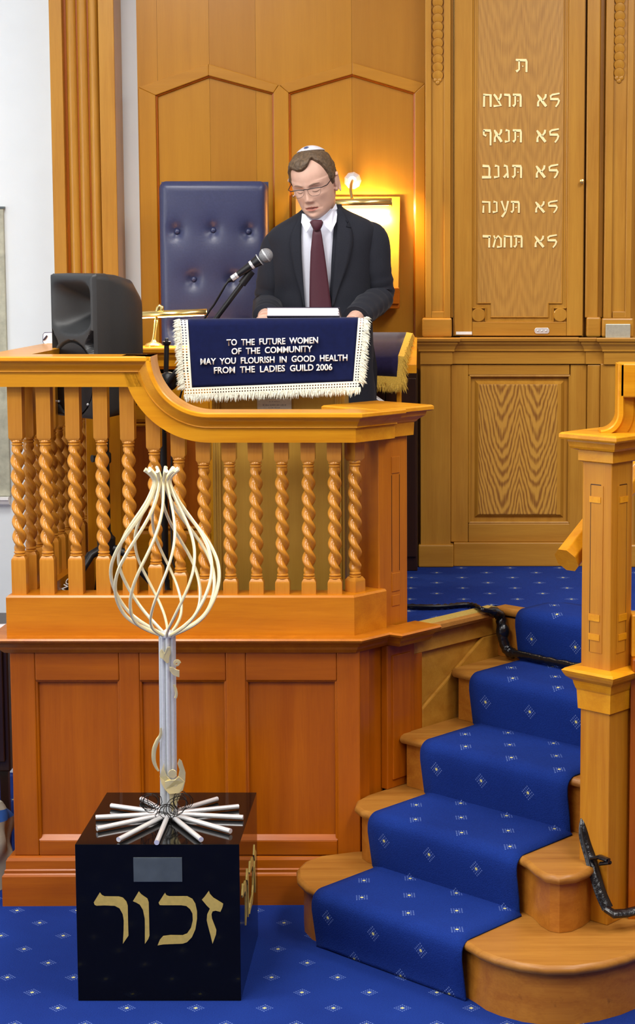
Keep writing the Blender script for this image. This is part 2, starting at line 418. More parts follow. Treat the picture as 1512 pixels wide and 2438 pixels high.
M['blackink'] = plain('faint_ink', (120, 118, 112), 0.7)
def lens_mat():
    m, nt, b = newmat('spectacle_lens'); b.inputs['Base Color'].default_value = (1, 1, 1, 1); b.inputs['Roughness'].default_value = 0.02
    b.inputs['Transmission Weight'].default_value = 1.0; b.inputs['IOR'].default_value = 1.02; b.inputs['Alpha'].default_value = 0.35
    return m
M['lens'] = lens_mat()
def lace_mat():
    m, nt, b = newmat('cream_lace'); b.inputs['Base Color'].default_value = lin(228, 228, 212); b.inputs['Roughness'].default_value = 0.9
    tc = nt.nodes.new('ShaderNodeTexCoord'); sp = nt.nodes.new('ShaderNodeSeparateXYZ'); nt.links.new(tc.outputs['UV'], sp.inputs[0])
    fx = math_node(nt, 'SUBTRACT', math_node(nt, 'FRACT', math_node(nt, 'DIVIDE', sp.outputs[0], 0.0095)), 0.5)
    y = sp.outputs[1]
    d1 = math_node(nt, 'ABSOLUTE', math_node(nt, 'SUBTRACT', y, 0.33)); d2 = math_node(nt, 'ABSOLUTE', math_node(nt, 'SUBTRACT', y, 0.7))
    dy = math_node(nt, 'MULTIPLY', math_node(nt, 'MINIMUM', d1, d2), 3.0)
    r = math_node(nt, 'SQRT', math_node(nt, 'ADD', math_node(nt, 'POWER', fx, 2), math_node(nt, 'POWER', dy, 2)))
    hole = math_node(nt, 'GREATER_THAN', r, 0.27)
    nt.links.new(hole, b.inputs['Alpha'])
    return m
M['lace'] = lace_mat()

def text_mesh(body, name, mat, parent, origin, ux, uz, width, height, depth, bold=0.02, slant=0.0, wobble=0.0):
    """lettering laid out on the plane origin + a*ux + b*uz, scaled to width x cap height, extruded to depth along the normal"""
    cu = bpy.data.curves.new('text', 'FONT'); cu.body = body; cu.size = 1.0; cu.offset = bold; cu.extrude = 0.0; cu.resolution_u = 3
    to = bpy.data.objects.new('text', cu); C.objects.link(to)
    dg = bpy.context.evaluated_depsgraph_get(); me = bpy.data.meshes.new_from_object(to.evaluated_get(dg))
    bpy.data.objects.remove(to); bpy.data.curves.remove(cu)
    xs = [v.co.x for v in me.vertices]; ys = [v.co.y for v in me.vertices]
    x0, x1, y0, y1 = min(xs), max(xs), min(ys), max(ys)
    ux = Vector(ux).normalized(); uz = Vector(uz).normalized(); nn_ = ux.cross(uz)
    off = WORLD[parent.name]
    for v in me.vertices:
        a = (v.co.x - x0) / (x1 - x0) * width; b_ = (v.co.y - y0) / (y1 - y0) * height
        b_ += wobble * math.sin(a * 61)
        v.co = Vector(origin) + ux * (a + slant * b_) + uz * b_ - off
    bm = bmesh.new(); bm.from_mesh(me)
    r = bmesh.ops.extrude_face_region(bm, geom=bm.faces[:])
    for e in r['geom']:
        if isinstance(e, bmesh.types.BMVert): e.co += nn_ * depth
    bmesh.ops.recalc_face_normals(bm, faces=bm.faces[:])
    bm.to_mesh(me); bm.free(); me.materials.clear(); me.materials.append(mat)
    o = bpy.data.objects.new(name, me); o.parent = parent; C.objects.link(o); WORLD[o.name] = off.copy()
    return o

# ================================================================== the room
def plane_uv(mb, pts):
    mb.add(pts, [tuple(range(len(pts)))], [[(p[0], p[1]) for p in pts]])
WY = 7.80                                                   # white end wall
ZP = 0.925                                                  # platform height, five risers
RI = 0.185
fl = MB(); plane_uv(fl, [(-4, -3, 0), (4, -3, 0), (4, WY + .2, 0), (-4, WY + .2, 0)])
fl = fl.build('floor', M['carpet']); fl['kind'] = 'structure'
b = MB().box(-4, 4, -3, WY + .2, CEIL, CEIL + .1).build('ceiling', M['ceilingm']); b['kind'] = 'structure'
wall_back = MB().box(-4, 4, WY, WY + .2, 0, CEIL).build('wall_back', M['plaster']); wall_back['kind'] = 'structure'
# left wall with two window openings
wl = MB()
wl.box(-4.2, -4, -3, 0.6, 0, CEIL).box(-4.2, -4, 2.6, 3.2, 0, CEIL).box(-4.2, -4, 5.2, WY, 0, CEIL)
for y0, y1 in ((0.6, 2.6), (3.2, 5.2)): wl.box(-4.2, -4, y0, y1, 0, 1.4).box(-4.2, -4, y0, y1, 3.8, CEIL)
wl = wl.build('wall_left', M['plaster']); wl['kind'] = 'structure'
b = MB().box(4, 4.2, -3, WY, 0, CEIL).build('wall_right', M['hallwall']); b['kind'] = 'structure'
b = MB().box(-4, 4, -3.2, -3, 0, CEIL).build('wall_front', M['hallwall']); b['kind'] = 'structure'
for k, (y0, y1) in enumerate(((0.6, 2.6), (3.2, 5.2))):
    wd = thing('window_%d' % (k + 1), None, None, (-4, (y0 + y1) / 2, 1.4), kind='structure')
    f = MB().box(-4.12, -4.04, y0, y0 + .06, 1.4, 3.8).box(-4.12, -4.04, y1 - .06, y1, 1.4, 3.8).box(-4.12, -4.04, y0, y1, 1.4, 1.46).box(-4.12, -4.04, y0, y1, 3.74, 3.8)
    f.box(-4.11, -4.05, (y0 + y1) / 2 - .03, (y0 + y1) / 2 + .03, 1.46, 3.74)
    f.build('window_frame', M['white'], wd)
    for a, c in ((y0 + .06, (y0 + y1) / 2 - .03), ((y0 + y1) / 2 + .03, y1 - .06)):
        MB().box(-4.085, -4.075, a, c, 1.46, 3.74).build('pane', M['diffuser'], wd)
for i, (x, y) in enumerate(PANELS):
    t = thing('ceiling_light', 'square white ceiling light panel above the hall', 'ceiling light', (x, y, CEIL), 'ceiling light panels')
    MB().box(x - .6, x + .6, y - .6, y - .57, CEIL - .06, CEIL).box(x - .6, x + .6, y + .57, y + .6, CEIL - .06, CEIL).box(x - .6, x - .57, y - .57, y + .57, CEIL - .06, CEIL).box(x + .57, x + .6, y - .57, y + .57, CEIL - .06, CEIL).build('frame', M['white'], t)
    MB().box(x - .57, x + .57, y - .57, y + .57, CEIL - .05, CEIL - .03).build('diffuser', M['diffuser'], t)

# raised platform: plan basis of the stair. A runs up the stair, N across it towards the right front
BC = Vector((-0.28, 6.18))
A2 = Vector((0.643, 0.766)); N2 = Vector((0.731, -0.682)); O2 = Vector((0.766, -0.643))
def st(s, o): return BC + A2 * s + N2 * o                   # stair plan coordinates
plat = [(-1.42, 6.22), (-0.29, 6.22)] + [tuple(st(s, -0.02)) for s in (0.05, 0.80)] + [tuple(st(0.80, 1.0)), (2.6, 6.2), (2.6, WY), (-1.36, WY)]
pf = MB(); plane_uv(pf, [(x, y, ZP) for x, y in plat])
n = len(plat)
pf.add([(x, y, ZP - .03) for x, y in plat], [tuple(range(n - 1, -1, -1))], [[(x, y) for x, y in reversed(plat)]])
pf = pf.build('floor_platform', M['carpet']); pf['kind'] = 'structure'

# ------------------------------------------------------------------ end wall: fluted pilaster, marble tablet, panelling
YP = 7.62
zt = 3.75
pil = thing('trim_1', None, None, (XU(205, 300, YP), YP, ZP), kind='structure')
X = lambda u: XU(u, 400, YP)
MB().box(X(124), X(154), YP, WY, ZP, zt).build('edge_strip', M['ark_z'], pil, bevel=.003)
MB().box(X(240), X(277), YP, WY, ZP, zt).build('edge_strip', M['ark_z'], pil, bevel=.003)
MB().box(X(154), X(240), YP + .035, WY, ZP, zt).build('backing', M['base_z'], pil)
for u0, u1 in ((160, 184), (187, 210), (213, 237)):
    xa, xb = X(u0), X(u1); r = (xb - xa) / 2; xc = (xa + xb) / 2
    MB().prism([(xc + r * math.cos(PI * k / 10), YP + .036 - (r * .95) * math.sin(PI * k / 10)) for k in range(11)], ZP, zt, 'z').build('reed', M['ark_z'], pil, smooth=True, angle=50)
tb = thing('marble_tablet', 'grey-green marble tablet on the white wall at the left edge', 'wall tablet', (at(-60, 850, WY).x, WY, ZV(1180, WY)))
X0, X1 = XU(-130, 800, WY - .02), XU(16, 840, WY - .02)
MB().box(X0, X1, WY - .02, WY, ZV(1180, WY), ZV(497, WY)).build('slab', M['marble'], tb, bevel=.002)
MB().box(X0 - .01, X1 + .005, WY - .024, WY, ZV(492, WY), ZV(497, WY)).build('edge_bead', M['greyplate'], tb)
sh = thing('wall_ledge', 'narrow white moulded ledge under the marble tablet', 'ledge', (XU(-60, 1190, WY), WY, ZV(1200, WY)))
MB().prism([(WY, ZV(1181, WY)), (WY - .05, ZV(1181, WY)), (WY - .05, ZV(1187, WY)), (WY - .042, ZV(1189, WY)), (WY - .036, ZV(1197, WY)), (WY - .02, ZV(1201, WY)), (WY, ZV(1204, WY))], X0, XU(26, 1190, WY), 'x').build('moulding', M['white'], sh)

# panelled wall behind the pulpit
YW = 7.75
wp = thing('trim_2', None, None, (XU(660, 600, YW), YW, ZP), kind='structure')
XW = lambda u, v=300: XU(u, v, YW)
ZW = lambda v: ZV(v, YW)
xl, xr = XW(329), XW(1012)
def veneer(u0, u1, v0, v1, m, y=YW):
    MB().box(XW(u0), XW(u1), y, WY, ZW(v1) if v1 < 1900 else ZP, ZW(v0)).build('veneer_panel', M[m], wp)
for (u0, u1, m) in ((329, 377, 'wall_wood'), (377.4, 500, 'wall_wood'), (500.4, 610, 'wall_wood2'), (610.4, 838, 'wall_wood'), (838.4, 1012, 'wall_wood2')):
    veneer(u0, u1, -140, 2000, m)
# pointed frames standing proud of the veneer
def poly_px(pts): return [(XW(u, v), ZW(v)) for u, v in pts]
D1 = YW - .022
for k, (pts, m) in enumerate((
    ([(331, 209), (498, 153), (498, 181), (372, 228)], 'wall_wood_x'),
    ([(498, 153), (664, 203), (652, 222), (498, 181)], 'wall_wood_x'),
    ([(666, 203), (839, 150), (839, 178), (688, 222)], 'wall_wood_x'),
    ([(839, 150), (1012, 200), (988, 222), (839, 178)], 'wall_wood_x'))):
    MB().prism(poly_px(pts), D1, YW + .002).build('pointed_rail', M[m], wp, bevel=.003)
zb = ZP
def stile(ua, ub, va, vb, extra=None):
    pts = poly_px([(ua, va), (ub, vb)]); x0, z0 = pts[0]; x1, z1 = pts[1]
    P = [(x0, zb), (x1, zb), (x1, z1)] + ([(extra[0], extra[1])] if extra else []) + [(x0, z0)]
    MB().prism(P, D1, YW + .002).build('stile', M['wall_wood'], wp, bevel=.003)
stile(331, 372, 209, 228)
xm, zm = poly_px([(665, 203)])[0]
stile(652, 688, 222, 222, (xm, zm))
stile(988, 1012, 222, 200)
# inner bead of each pointed panel
for pts in ([(372, 228), (498, 181), (652, 222)], [(688, 222), (839, 178), (988, 222)]):
    P = poly_px(pts); P = [(P[0][0], zb)] + P + [(P[-1][0], zb)]
    for k in range(len(P) - 1):
        MB().tube([(P[k][0], YW - .004, P[k][1]), (P[k + 1][0], YW - .004, P[k + 1][1])], .0075, 8).build('bead', M['base_z'], wp, smooth=True)

# ------------------------------------------------------------------ the ark
YA = 7.66
ark = thing('ark_cabinet', 'tall oak ark cabinet with gilt Hebrew lettering on its door', 'ark', (XU(1235, 1340, YA), YA, ZP))
XA = lambda u, v=800: XU(u, v, YA)
ZA = lambda v: ZV(v, YA)
def abox(name, u0, u1, v0, v1, dy, m, bev=.003, parent=ark, back=WY, vref=None):
    vr = vref if vref else max(0, min(1300, (v0 + v1) / 2))
    return MB().box(XA(u0, vr), XA(u1, vr), YA + dy, back, ZA(v1) if v1 < 1349 else ZP, ZA(v0)).build(name, M[m], parent, bevel=bev)
# lower cupboard
abox('carcass', 1001, 1600, 806, 1350, .05, 'ark_z', 0)
abox('base_pilaster', 1001, 1073, 866, 1300, 0, 'ark_z')
abox('base_pilaster', 1428, 1512, 866, 1300, -.005, 'ark_z')
abox('plinth', 996, 1080, 1296, 1350, -.012, 'ark_x', .006)
abox('plinth', 1080, 1440, 1293, 1350, .012, 'ark_x', .004)
abox('plinth', 1424, 1530, 1296, 1350, -.015, 'ark_x', .006)
abox('stile', 1073.5, 1115, 869, 1293, .03, 'ark_z'); abox('stile', 1358, 1397, 869, 1293, .03, 'ark_z'); abox('stile', 1397.5, 1428, 869, 1293, .012, 'ark_z')
abox('rail', 1115.5, 1357.5, 869, 894, .03, 'ark_x'); abox('rail', 1115.5, 1357.5, 1249, 1293, .03, 'ark_x')
x0, x1, z0, z1 = XA(1118, 1070), XA(1357, 1070), ZA(1247), ZA(896)
M['ark_panel'] = cathedral('crown_cut_oak', (196, 144, 54), (136, 86, 24), (x0 + x1) / 2 - WORLD[ark.name].x, spread=.072, curve=13, freq=105)
def raised(x0, x1, z0, z1, y, ins, rise, m, parent, name='raised_panel'):
    a = ins
    mb = MB().add([(x0, y, z0), (x1, y, z0), (x1, y, z1), (x0, y, z1), (x0 + a, y - rise, z0 + a), (x1 - a, y - rise, z0 + a), (x1 - a, y - rise, z1 - a), (x0 + a, y - rise, z1 - a)],
             [(4, 5, 6, 7), (0, 1, 5, 4), (1, 2, 6, 5), (2, 3, 7, 6), (3, 0, 4, 7), (3, 2, 1, 0)])
    return mb.build(name, m, parent)
MB().box(x0, x1, YA + .049, YA + .055, z0, z1).build('panel_bed', M['ark_z'], ark)
raised(x0 + .022, x1 - .022, z0 + .02, z1 - .02, YA + .049, .014, .014, M['ark_z'], ark, 'panel_border')
raised(x0 + .038, x1 - .05, z0 + .034, z1 - .036, YA + .0352, .003, .002, M['ark_panel'], ark, 'raised_panel')
for (a, b_, c, d) in ((x0, x0, z0, z1), (x1, x1, z0, z1), (x0, x1, z0, z0), (x0, x1, z1, z1)):
    MB().tube([(a, YA + .036, c), (b_, YA + .036, d)], .006, 8).build('bead', M['ark_z'], ark, smooth=True)
# cornice with three breaks
def cornice(u0, u1, dy, name='cornice'):
    xa, xb = XA(u0), XA(u1); y = YA + dy
    prof = [(-.1, ZA(803)), (.035, ZA(803)), (.038, ZA(806)), (.035, ZA(812)), (.026, ZA(814)), (.026, ZA(818)), (.018, ZA(824)), (.012, ZA(832)), (.012, ZA(836)), (.004, ZA(838)), (.004, ZA(867)), (-.1, ZA(867))]
    MB().sweep([(xa, WY), (xa, y), (xb, y), (xb, WY)], prof).build(name, M['ark_x'], ark)
cornice(1003, 1075, -.005); cornice(1440, 1560, -.012)
cornice(1074, 1400, .025); cornice(1398, 1436, .012)
# upper stage: pilasters with overlapping coin carving
abox('upper_backing', 1012, 1600, -200, 804, .07, 'ark_z', 0)
coin = None
for (ua, ub, ca, cb, vb) in ((1013, 1079, 1028, 1056, 196), (1441, 1512, 1460, 1491, 190)):
    # recessed strip: two margins and a sunk field
    sg = 4 if ua < 1100 else 2
    abox('pilaster_margin', ua, ca - 1, -200, 757, .0, 'ark_z', .002, vref=400); abox('pilaster_margin', cb + 1, ub - 6, -200, 757, .0, 'ark_z', .002, vref=400)
    abox('pilaster_field', ca - 1, cb + 1, -200, 757, .012, 'ark_z', 0, vref=400)
    abox('pilaster_foot', ca - 1, cb + 1, 742, 757, .001, 'ark_x', .002)
    abox('pilaster_edge', ub - 5.5, ub, -200, 757, .03, 'ark_z', .002, vref=400)
    abox('pilaster_base', ua - 8, ub - 3, 757, 803, -.008, 'ark_x', .008)
    xc = (XA(ca, 100) + XA(cb, 100)) / 2; r = (XA(cb, 100) - XA(ca, 100)) / 2 - .001
    step = .0325; z = ZA(vb) + .03; k = 0
    if coin is None:
        mm = MB(); mm.lathe([(r * .96, 0), (r, .004), (r * .93, .009), (r * .86, .0075), (r * .5, .009), (.001, .0095)], seg=28)
        coin = mm
    # trefoil end of the string
    for dx, dz in ((-.5, -.35), (.5, -.35), (0, -.85)):
        MB().ball((xc + dx * r * .75, YA + .01, z + dz * r * .95 - r * .5), r * .42, 14, 8, (1, .5, 1)).build('carved_bud', M['ark_z'], ark, smooth=True)
    while z < 3.62:
        Mx = Matrix.Translation((xc, YA + .012 - (k % 2) * .0002, z)) @ Matrix.Rotation(PI / 2, 4, 'X') @ Matrix.Rotation(.16, 4, 'X')
        mb = MB(); mb.v = [Mx @ p for p in coin.v]; mb.f = list(coin.f)
        mb.build('carved_disc', M['ark_z'], ark, smooth=True, angle=35)
        z += step; k += 1
abox('jamb', 1397, 1428, -200, 757, .022, 'ark_z', .004, vref=400); abox('jamb', 1428.5, 1440, -200, 757, .045, 'ark_z', .003, vref=400)
abox('jamb_base', 1397, 1432, 755, 803, .012, 'ark_x', .008)
# door
door = MB().box(XA(1079, 400), XA(1393, 400), YA + .036, YA + .06, ZA(801), ZA(-190)).build('door', M['ark_z'], ark)
WORLD[door.name] = WORLD[ark.name]
def dbox(name, u0, u1, v0, v1, y0, y1, m, bev=.002):
    return MB().box(XA(u0, 420), XA(u1, 420), YA + y0, YA + y1, ZA(v1), ZA(v0)).build(name, M[m], door, bevel=bev)
dbox('door_stile', 1082, 1125, -190, 800, .022, .036, 'ark_z'); dbox('door_stile', 1353, 1391, -190, 800, .022, .036, 'ark_z')
dbox('door_rail', 1125.5, 1352.5, 767, 800, .022, .036, 'ark_x')
x0, x1 = XA(1125.5, 420), XA(1352.5, 420)
M['ark_door'] = cathedral('figured_oak', (186, 136, 56), (150, 102, 36), (x0 + x1) / 2 - WORLD[ark.name].x, spread=.06, curve=12, freq=62, strength=.28)
c = .056; z0 = ZA(766); zt2 = ZA(-190)
P = [(x0 + c, z0), (x1 - c, z0), (x1 - c, z0 + c), (x1 - .002, z0 + c), (x1 - .002, zt2), (x0 + .002, zt2), (x0 + .002, z0 + c), (x0 + c, z0 + c)]
MB().prism(P, YA + .031, YA + .036).build('door_border', M['ark_z'], door, bevel=.002)
e = .02
P2 = [(x0 + c + e, z0 + e * .9), (x1 - c - e, z0 + e * .9), (x1 - c - e, z0 + c + e), (x1 - e, z0 + c + e), (x1 - e, zt2), (x0 + e, zt2), (x0 + e, z0 + c + e), (x0 + c + e, z0 + c + e)]
MB().prism(P2, YA + .027, YA + .031).build('door_field', M['ark_door'], door, bevel=.002)
for k in range(len(P) - 1):
    if k == 4: continue
    for PP, rr, yy in ((P, .004, .029), (P2, .0022, .0265)):
        a, b_ = PP[k], PP[k + 1]
        MB().tube([(a[0], YA + yy, a[1]), (b_[0], YA + yy, b_[1])], rr, 6).build('bead', M['ark_z'], door, smooth=True)
a, b_ = P[-1], P[0]; MB().tube([(a[0], YA + .029, a[1]), (b_[0], YA + .029, b_[1])], .004, 6).build('bead', M['ark_z'], door, smooth=True)
for xx in (x0 + .026, x1 - .026):
    Mx = Matrix.Translation((xx, YA + .036, z0 + .027)) @ Matrix.Rotation(PI / 2, 4, 'X')
    MB().lathe([(.0285, 0), (.0285, .010), (.026, .0125), (.001, .013)], seg=32, M=Mx).build('corner_roundel', M['ark_z'], door, smooth=True)
# hardware and labels on the ark
kx, kz = XA(1291, 788), ZA(788)
kp = MB(); kp.prism([(kx + .02 * (1 if math.cos(t) > 0 else -1) + .011 * math.cos(t), kz + .0125 * math.sin(t)) for t in [2 * PI * k / 24 for k in range(24)]], YA + .018, YA + .022).build('escutcheon', M['chrome'], door, bevel=.001)
for dx in (-.017, 0, .017):
    MB().ball((kx + dx, YA + .018, kz), .004, 10, 6).build('screw', M['steel'], door, smooth=True)
MB().box(XA(1086, 793), XA(1124, 793), YA + .019, YA + .022, ZA(797), ZA(790)).build('paper_label', M['white'], door)
Mx = Matrix.Translation((XA(1386, 432), YA + .022, ZA(432))) @ Matrix.Rotation(PI / 2, 4, 'X')
MB().lathe([(.006, 0), (.006, .012), (.009, .014), (.009, .02), (.002, .022)], seg=14, M=Mx).build('door_knob', M['brass'], door, smooth=True)
pl = MB().box(XA(1441, 780), XA(1500, 780), YA - .022, YA - .008, ZA(806), ZA(771)).build('donor_plate', M['plaque'], ark, bevel=.002); pl['label'] = 'engraved metal plate'
MB().box(XA(1080.2, 400), XA(1081.6, 400), YA + .03, YA + .036, ZA(800), ZA(-150)).build('gap_light_strip', M['brass'], ark)  # bright line of light in the door gap, put in as a brass strip

# Hebrew letters drawn as pen strokes: lists of (x, y, width) in a unit box, x to the right
HB = {
 'tav': (1.0, [[(.02, .93, .16), (.9, .9, .2), (.93, .8, .16), (.93, .02, .15)], [(.3, .88, .13), (.3, .22, .13), (.06, .06, .2)]]),
 'lamed': (.95, [[(1.0, 1.06, .12), (.3, .96, .15), (.12, .86, .16), (.14, .62, .18), (.85, .62, .2), (.95, .5, .16), (.86, .28, .13), (.62, .02, .12)]]),
 'alef': (1.0, [[(.1, .95, .12), (.3, .72, .22), (.92, .06, .2)], [(.88, 1.0, .15), (.84, .78, .17), (.58, .5, .1)], [(.34, .64, .1), (.16, .36, .14), (.16, .05, .18)]]),
 'resh': (.8, [[(.04, .93, .16), (.8, .9, .2), (.86, .8, .16), (.86, .02, .14)]]),
 'tsadi': (1.0, [[(.08, .96, .16), (.3, .78, .18), (.9, .12, .16), (.05, .08, .18)], [(.9, 1.0, .15), (.86, .78, .16), (.6, .48, .1)]]),
 'het': (.95, [[(.02, .93, .16), (.92, .9, .2), (.93, .02, .15)], [(.14, .9, .14), (.12, .02, .16)]]),
 'nun': (.7, [[(.2, .93, .2), (.72, .9, .15), (.76, .12, .13), (.08, .08, .2)]]),
 'finalpe': (.95, [[(.05, .93, .16), (.86, .9, .2), (.9, .75, .15), (.9, -.2, .13)], [(.1, .93, .14), (.1, .6, .14), (.4, .52, .16)]]),
 'gimel': (.75, [[(.2, .95, .2), (.6, .9, .15), (.7, .5, .13), (.74, .03, .15)], [(.66, .38, .11), (.2, .06, .18)]]),
 'bet': (.95, [[(.06, .93, .2), (.72, .9, .17), (.8, .75, .14), (.78, .1, .14)], [(.0, .08, .2), (1.0, .08, .18)]]),
 'ayin': (.95, [[(.92, 1.0, .18), (.84, .7, .14), (.62, .1, .14), (.2, -.32, .2)], [(.14, 1.0, .18), (.28, .7, .13), (.56, .14, .12)]]),
 'he': (.95, [[(.02, .93, .16), (.9, .9, .2), (.92, .02, .15)], [(.2, .62, .12), (.16, .02, .16)]]),
 'mem': (1.05, [[(.12, .98, .14), (.3, .68, .12), (.06, .03, .16)], [(.3, .68, .1), (.6, .95, .16), (.92, .72, .16), (.94, .08, .14), (.48, .08, .2)]]),
 'dalet': (.95, [[(.0, .93, .2), (1.0, .9, .2)], [(.82, .9, .14), (.8, .02, .15)]]),
}
def stroke_mesh(mb, pts, ox, oz, sx, sz, y0, y1):
    Q = [(Vector((ox + p[0] * sx, oz + p[1] * sz)), p[2] * sz * .5) for p in pts]
    n = len(Q); Lf = []; Rt = []
    for i in range(n):
        d = (Q[min(i + 1, n - 1)][0] - Q[max(i - 1, 0)][0]); d = d.normalized()
        nr = Vector((-d.y, d.x)); w_ = Q[i][1]
        Lf.append(Q[i][0] + nr * w_); Rt.append(Q[i][0] - nr * w_)
    for i in range(n - 1):
        mb.prism([tuple(Lf[i]), tuple(Lf[i + 1]), tuple(Rt[i + 1]), tuple(Rt[i])], y0 + i * .00002, y1)
def hebrew(word, u0, u1, v0, v1):
    """word in reading order; fills the box u0..u1 from right to left"""
    tot = sum(HB[g][0] for g in word) + .22 * (len(word) - 1)
    xa, xb = XA(u0, 400), XA(u1, 400); k = (xb - xa) / tot; x = xb; zb_, zt_ = ZA(v1), ZA(v0)
    for i, g in enumerate(word):
        wd = HB[g][0] * k; x -= wd; mb = MB()
        for s_ in HB[g][1]: stroke_mesh(mb, s_, x, zb_, wd, zt_ - zb_, YA + .0225, YA + .028)
        if g == 'tav' and (i == 0): mb.ball((x + wd * .62, YA + .0245, zb_ + (zt_ - zb_) * .45), .0035, 8, 6)
        mb.build('letter', M['gilt2'], door); x -= .22 * k
hebrew(['tav'], 1227, 1255, 139, 171)
rows = [(['tav', 'resh', 'tsadi', 'het'], 1150, 1241, 222, 254), (['tav', 'nun', 'alef', 'finalpe'], 1150, 1242, 307, 339), (['tav', 'gimel', 'nun', 'bet'], 1148, 1243, 392, 424),
        (['tav', 'ayin', 'nun', 'he'], 1148, 1238, 478, 507), (['tav', 'het', 'mem', 'dalet'], 1150, 1245, 560, 590)]
for i, (wd, a, b_, v0, v1) in enumerate(rows):
    hebrew(wd, a, b_, v0, v1); hebrew(['lamed', 'alef'], 1277 - i, 1332 - i, v0 + 1, v1)

# ================================================================== the pulpit enclosure (bimah)
YF = 6.18                                                   # front face of the frieze, kerb and panels
XL = -1.462                                                 # left corner
LD = Vector((0.045, 1.0)).normalized()                      # the left side runs back, closing in slightly
LEFT_END = Vector((XL, YF)) + LD * 1.58
FRONT = [tuple(LEFT_END), (XL, YF), tuple(BC), tuple(st(.165, 0))]
pul = thing('pulpit_enclosure', 'carved oak pulpit enclosure with barley-twist balusters and panelled base', 'pulpit', (-.87, YF, 0))
# panelled base
zc0, zc1 = ZV(1553, YF), ZV(1513, YF)
zpl = ZV(2037, YF)
body = MB(); inner = .07
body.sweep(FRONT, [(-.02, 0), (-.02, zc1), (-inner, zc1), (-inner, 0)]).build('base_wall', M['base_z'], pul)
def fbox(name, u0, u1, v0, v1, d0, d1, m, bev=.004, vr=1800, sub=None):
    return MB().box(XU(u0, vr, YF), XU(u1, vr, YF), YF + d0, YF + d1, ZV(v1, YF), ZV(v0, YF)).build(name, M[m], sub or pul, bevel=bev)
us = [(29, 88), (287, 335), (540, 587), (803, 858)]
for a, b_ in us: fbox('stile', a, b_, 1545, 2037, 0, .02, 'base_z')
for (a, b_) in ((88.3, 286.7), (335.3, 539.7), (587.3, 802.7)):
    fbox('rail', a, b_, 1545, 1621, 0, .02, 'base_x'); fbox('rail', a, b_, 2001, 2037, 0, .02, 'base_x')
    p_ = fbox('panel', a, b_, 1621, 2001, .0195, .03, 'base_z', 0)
    x0, x1, z0, z1 = XU(a, 1800, YF), XU(b_, 1800, YF), ZV(2001, YF), ZV(1621, YF)
    raised(x0 + .012, x1 - .012, z0 + .012, z1 - .012, YF + .0195, .016, -.003, M['base_z'], p_, 'panel_field') if False else None
    for (xa, xb, za, zb_) in ((x0, x0, z0, z1), (x1, x1, z0, z1), (x0, x1, z1, z1)):
        MB().tube([(xa, YF + .013, za), (xb, YF + .013, zb_)], .008, 8).build('bead', M['base_z'], p_, smooth=True)
    MB().prism([(YF + .001, z0), (YF + .0195, z0), (YF + .0195, z0 + .016)], x0, x1, 'x').build('sill_bevel', M['base_x'], p_)
# chamfer stile, post foot and plinth
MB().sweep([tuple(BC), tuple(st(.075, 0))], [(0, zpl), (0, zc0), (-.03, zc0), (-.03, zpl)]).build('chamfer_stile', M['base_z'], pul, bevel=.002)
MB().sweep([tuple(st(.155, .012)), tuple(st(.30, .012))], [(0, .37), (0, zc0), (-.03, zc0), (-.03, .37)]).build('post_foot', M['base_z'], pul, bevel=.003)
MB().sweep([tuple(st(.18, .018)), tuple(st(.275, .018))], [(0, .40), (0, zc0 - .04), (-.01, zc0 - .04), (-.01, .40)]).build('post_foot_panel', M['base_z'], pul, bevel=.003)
zb0 = ZV(2076, YF)
MB().sweep([tuple(LEFT_END), (XL, YF), tuple(st(.02, 0))],
           [(-.02, 0), (.030, 0), (.030, zb0 - .008), (.027, zb0 - .002), (.023, zb0 + .002), (.023, zb0 + .012), (.019, zb0 + .016), (.018, zpl - .014), (.013, zpl - .004), (.004, zpl), (-.02, zpl)]).build('plinth', M['base_x'], pul)
# middle cornice
MB().sweep(FRONT + [tuple(st(.175, .05)), tuple(st(.33, .05))], [(-.06, zc1), (.058, zc1), (.064, zc1 - .006), (.058, zc1 - .014), (.04, zc1 - .022), (.026, zc1 - .036), (.022, zc1 - .044), (.008, zc0), (-.06, zc0)]).build('cornice', M['post'], pul)
# kerb under the balusters
zk1 = ZV(1421, YF)
MB().sweep(FRONT, [(-.105, ZP), (-.105, zk1 + .004), (-.006, zk1 + .004), (0, zk1 - .003), (0, zc1), (-.02, ZP)]).build('kerb', M['kerb'], pul, bevel=.0)
# top rail: level, swoop down, level, chamfer
ZT1 = 1.893; ZT2 = 1.700
RAILP = [(0.066, 0.0), (0.070, -.004), (0.070, -.014), (0.066, -.018), (.052, -.020), (.046, -.030), (.032, -.043), (.028, -.049), (.030, -.053), (.018, -.056), (.018, -.104), (-.075, -.104), (-.075, -.053), (-.085, -.018), (-.085, 0)]
xs = XU(495, 900, 6.13); ri = XU(495, 900, 6.13) - XU(360, 850, 6.13)
MB().sweep([tuple(LEFT_END), (XL, YF), (xs - ri, YF)], [(o, ZT1 + d) for o, d in RAILP]).build('hand_rail', M['oak_x'], pul)
mb = MB(); rowsv = []; NS = 26
for k in range(NS + 1):
    a = PI + (PI / 2) * k / NS
    rowsv.append([(xs + (ri - d) * math.cos(a), YF - o, ZT1 + (ri - d) * math.sin(a)) for o, d in RAILP])
mb.grid(rowsv, closed=True)
m_ = len(RAILP); mb.add(rowsv[0], [tuple(range(m_))]); mb.add(rowsv[-1], [tuple(range(m_))])
mb.build('curved_rail', M['oak_x'], pul, smooth=True, angle=25)
ZT2 = ZT1 - ri
MB().sweep([(xs, YF), tuple(BC), tuple(st(.19, 0))], [(o, ZT2 + d) for o, d in RAILP]).build('hand_rail', M['oak_x'], pul)
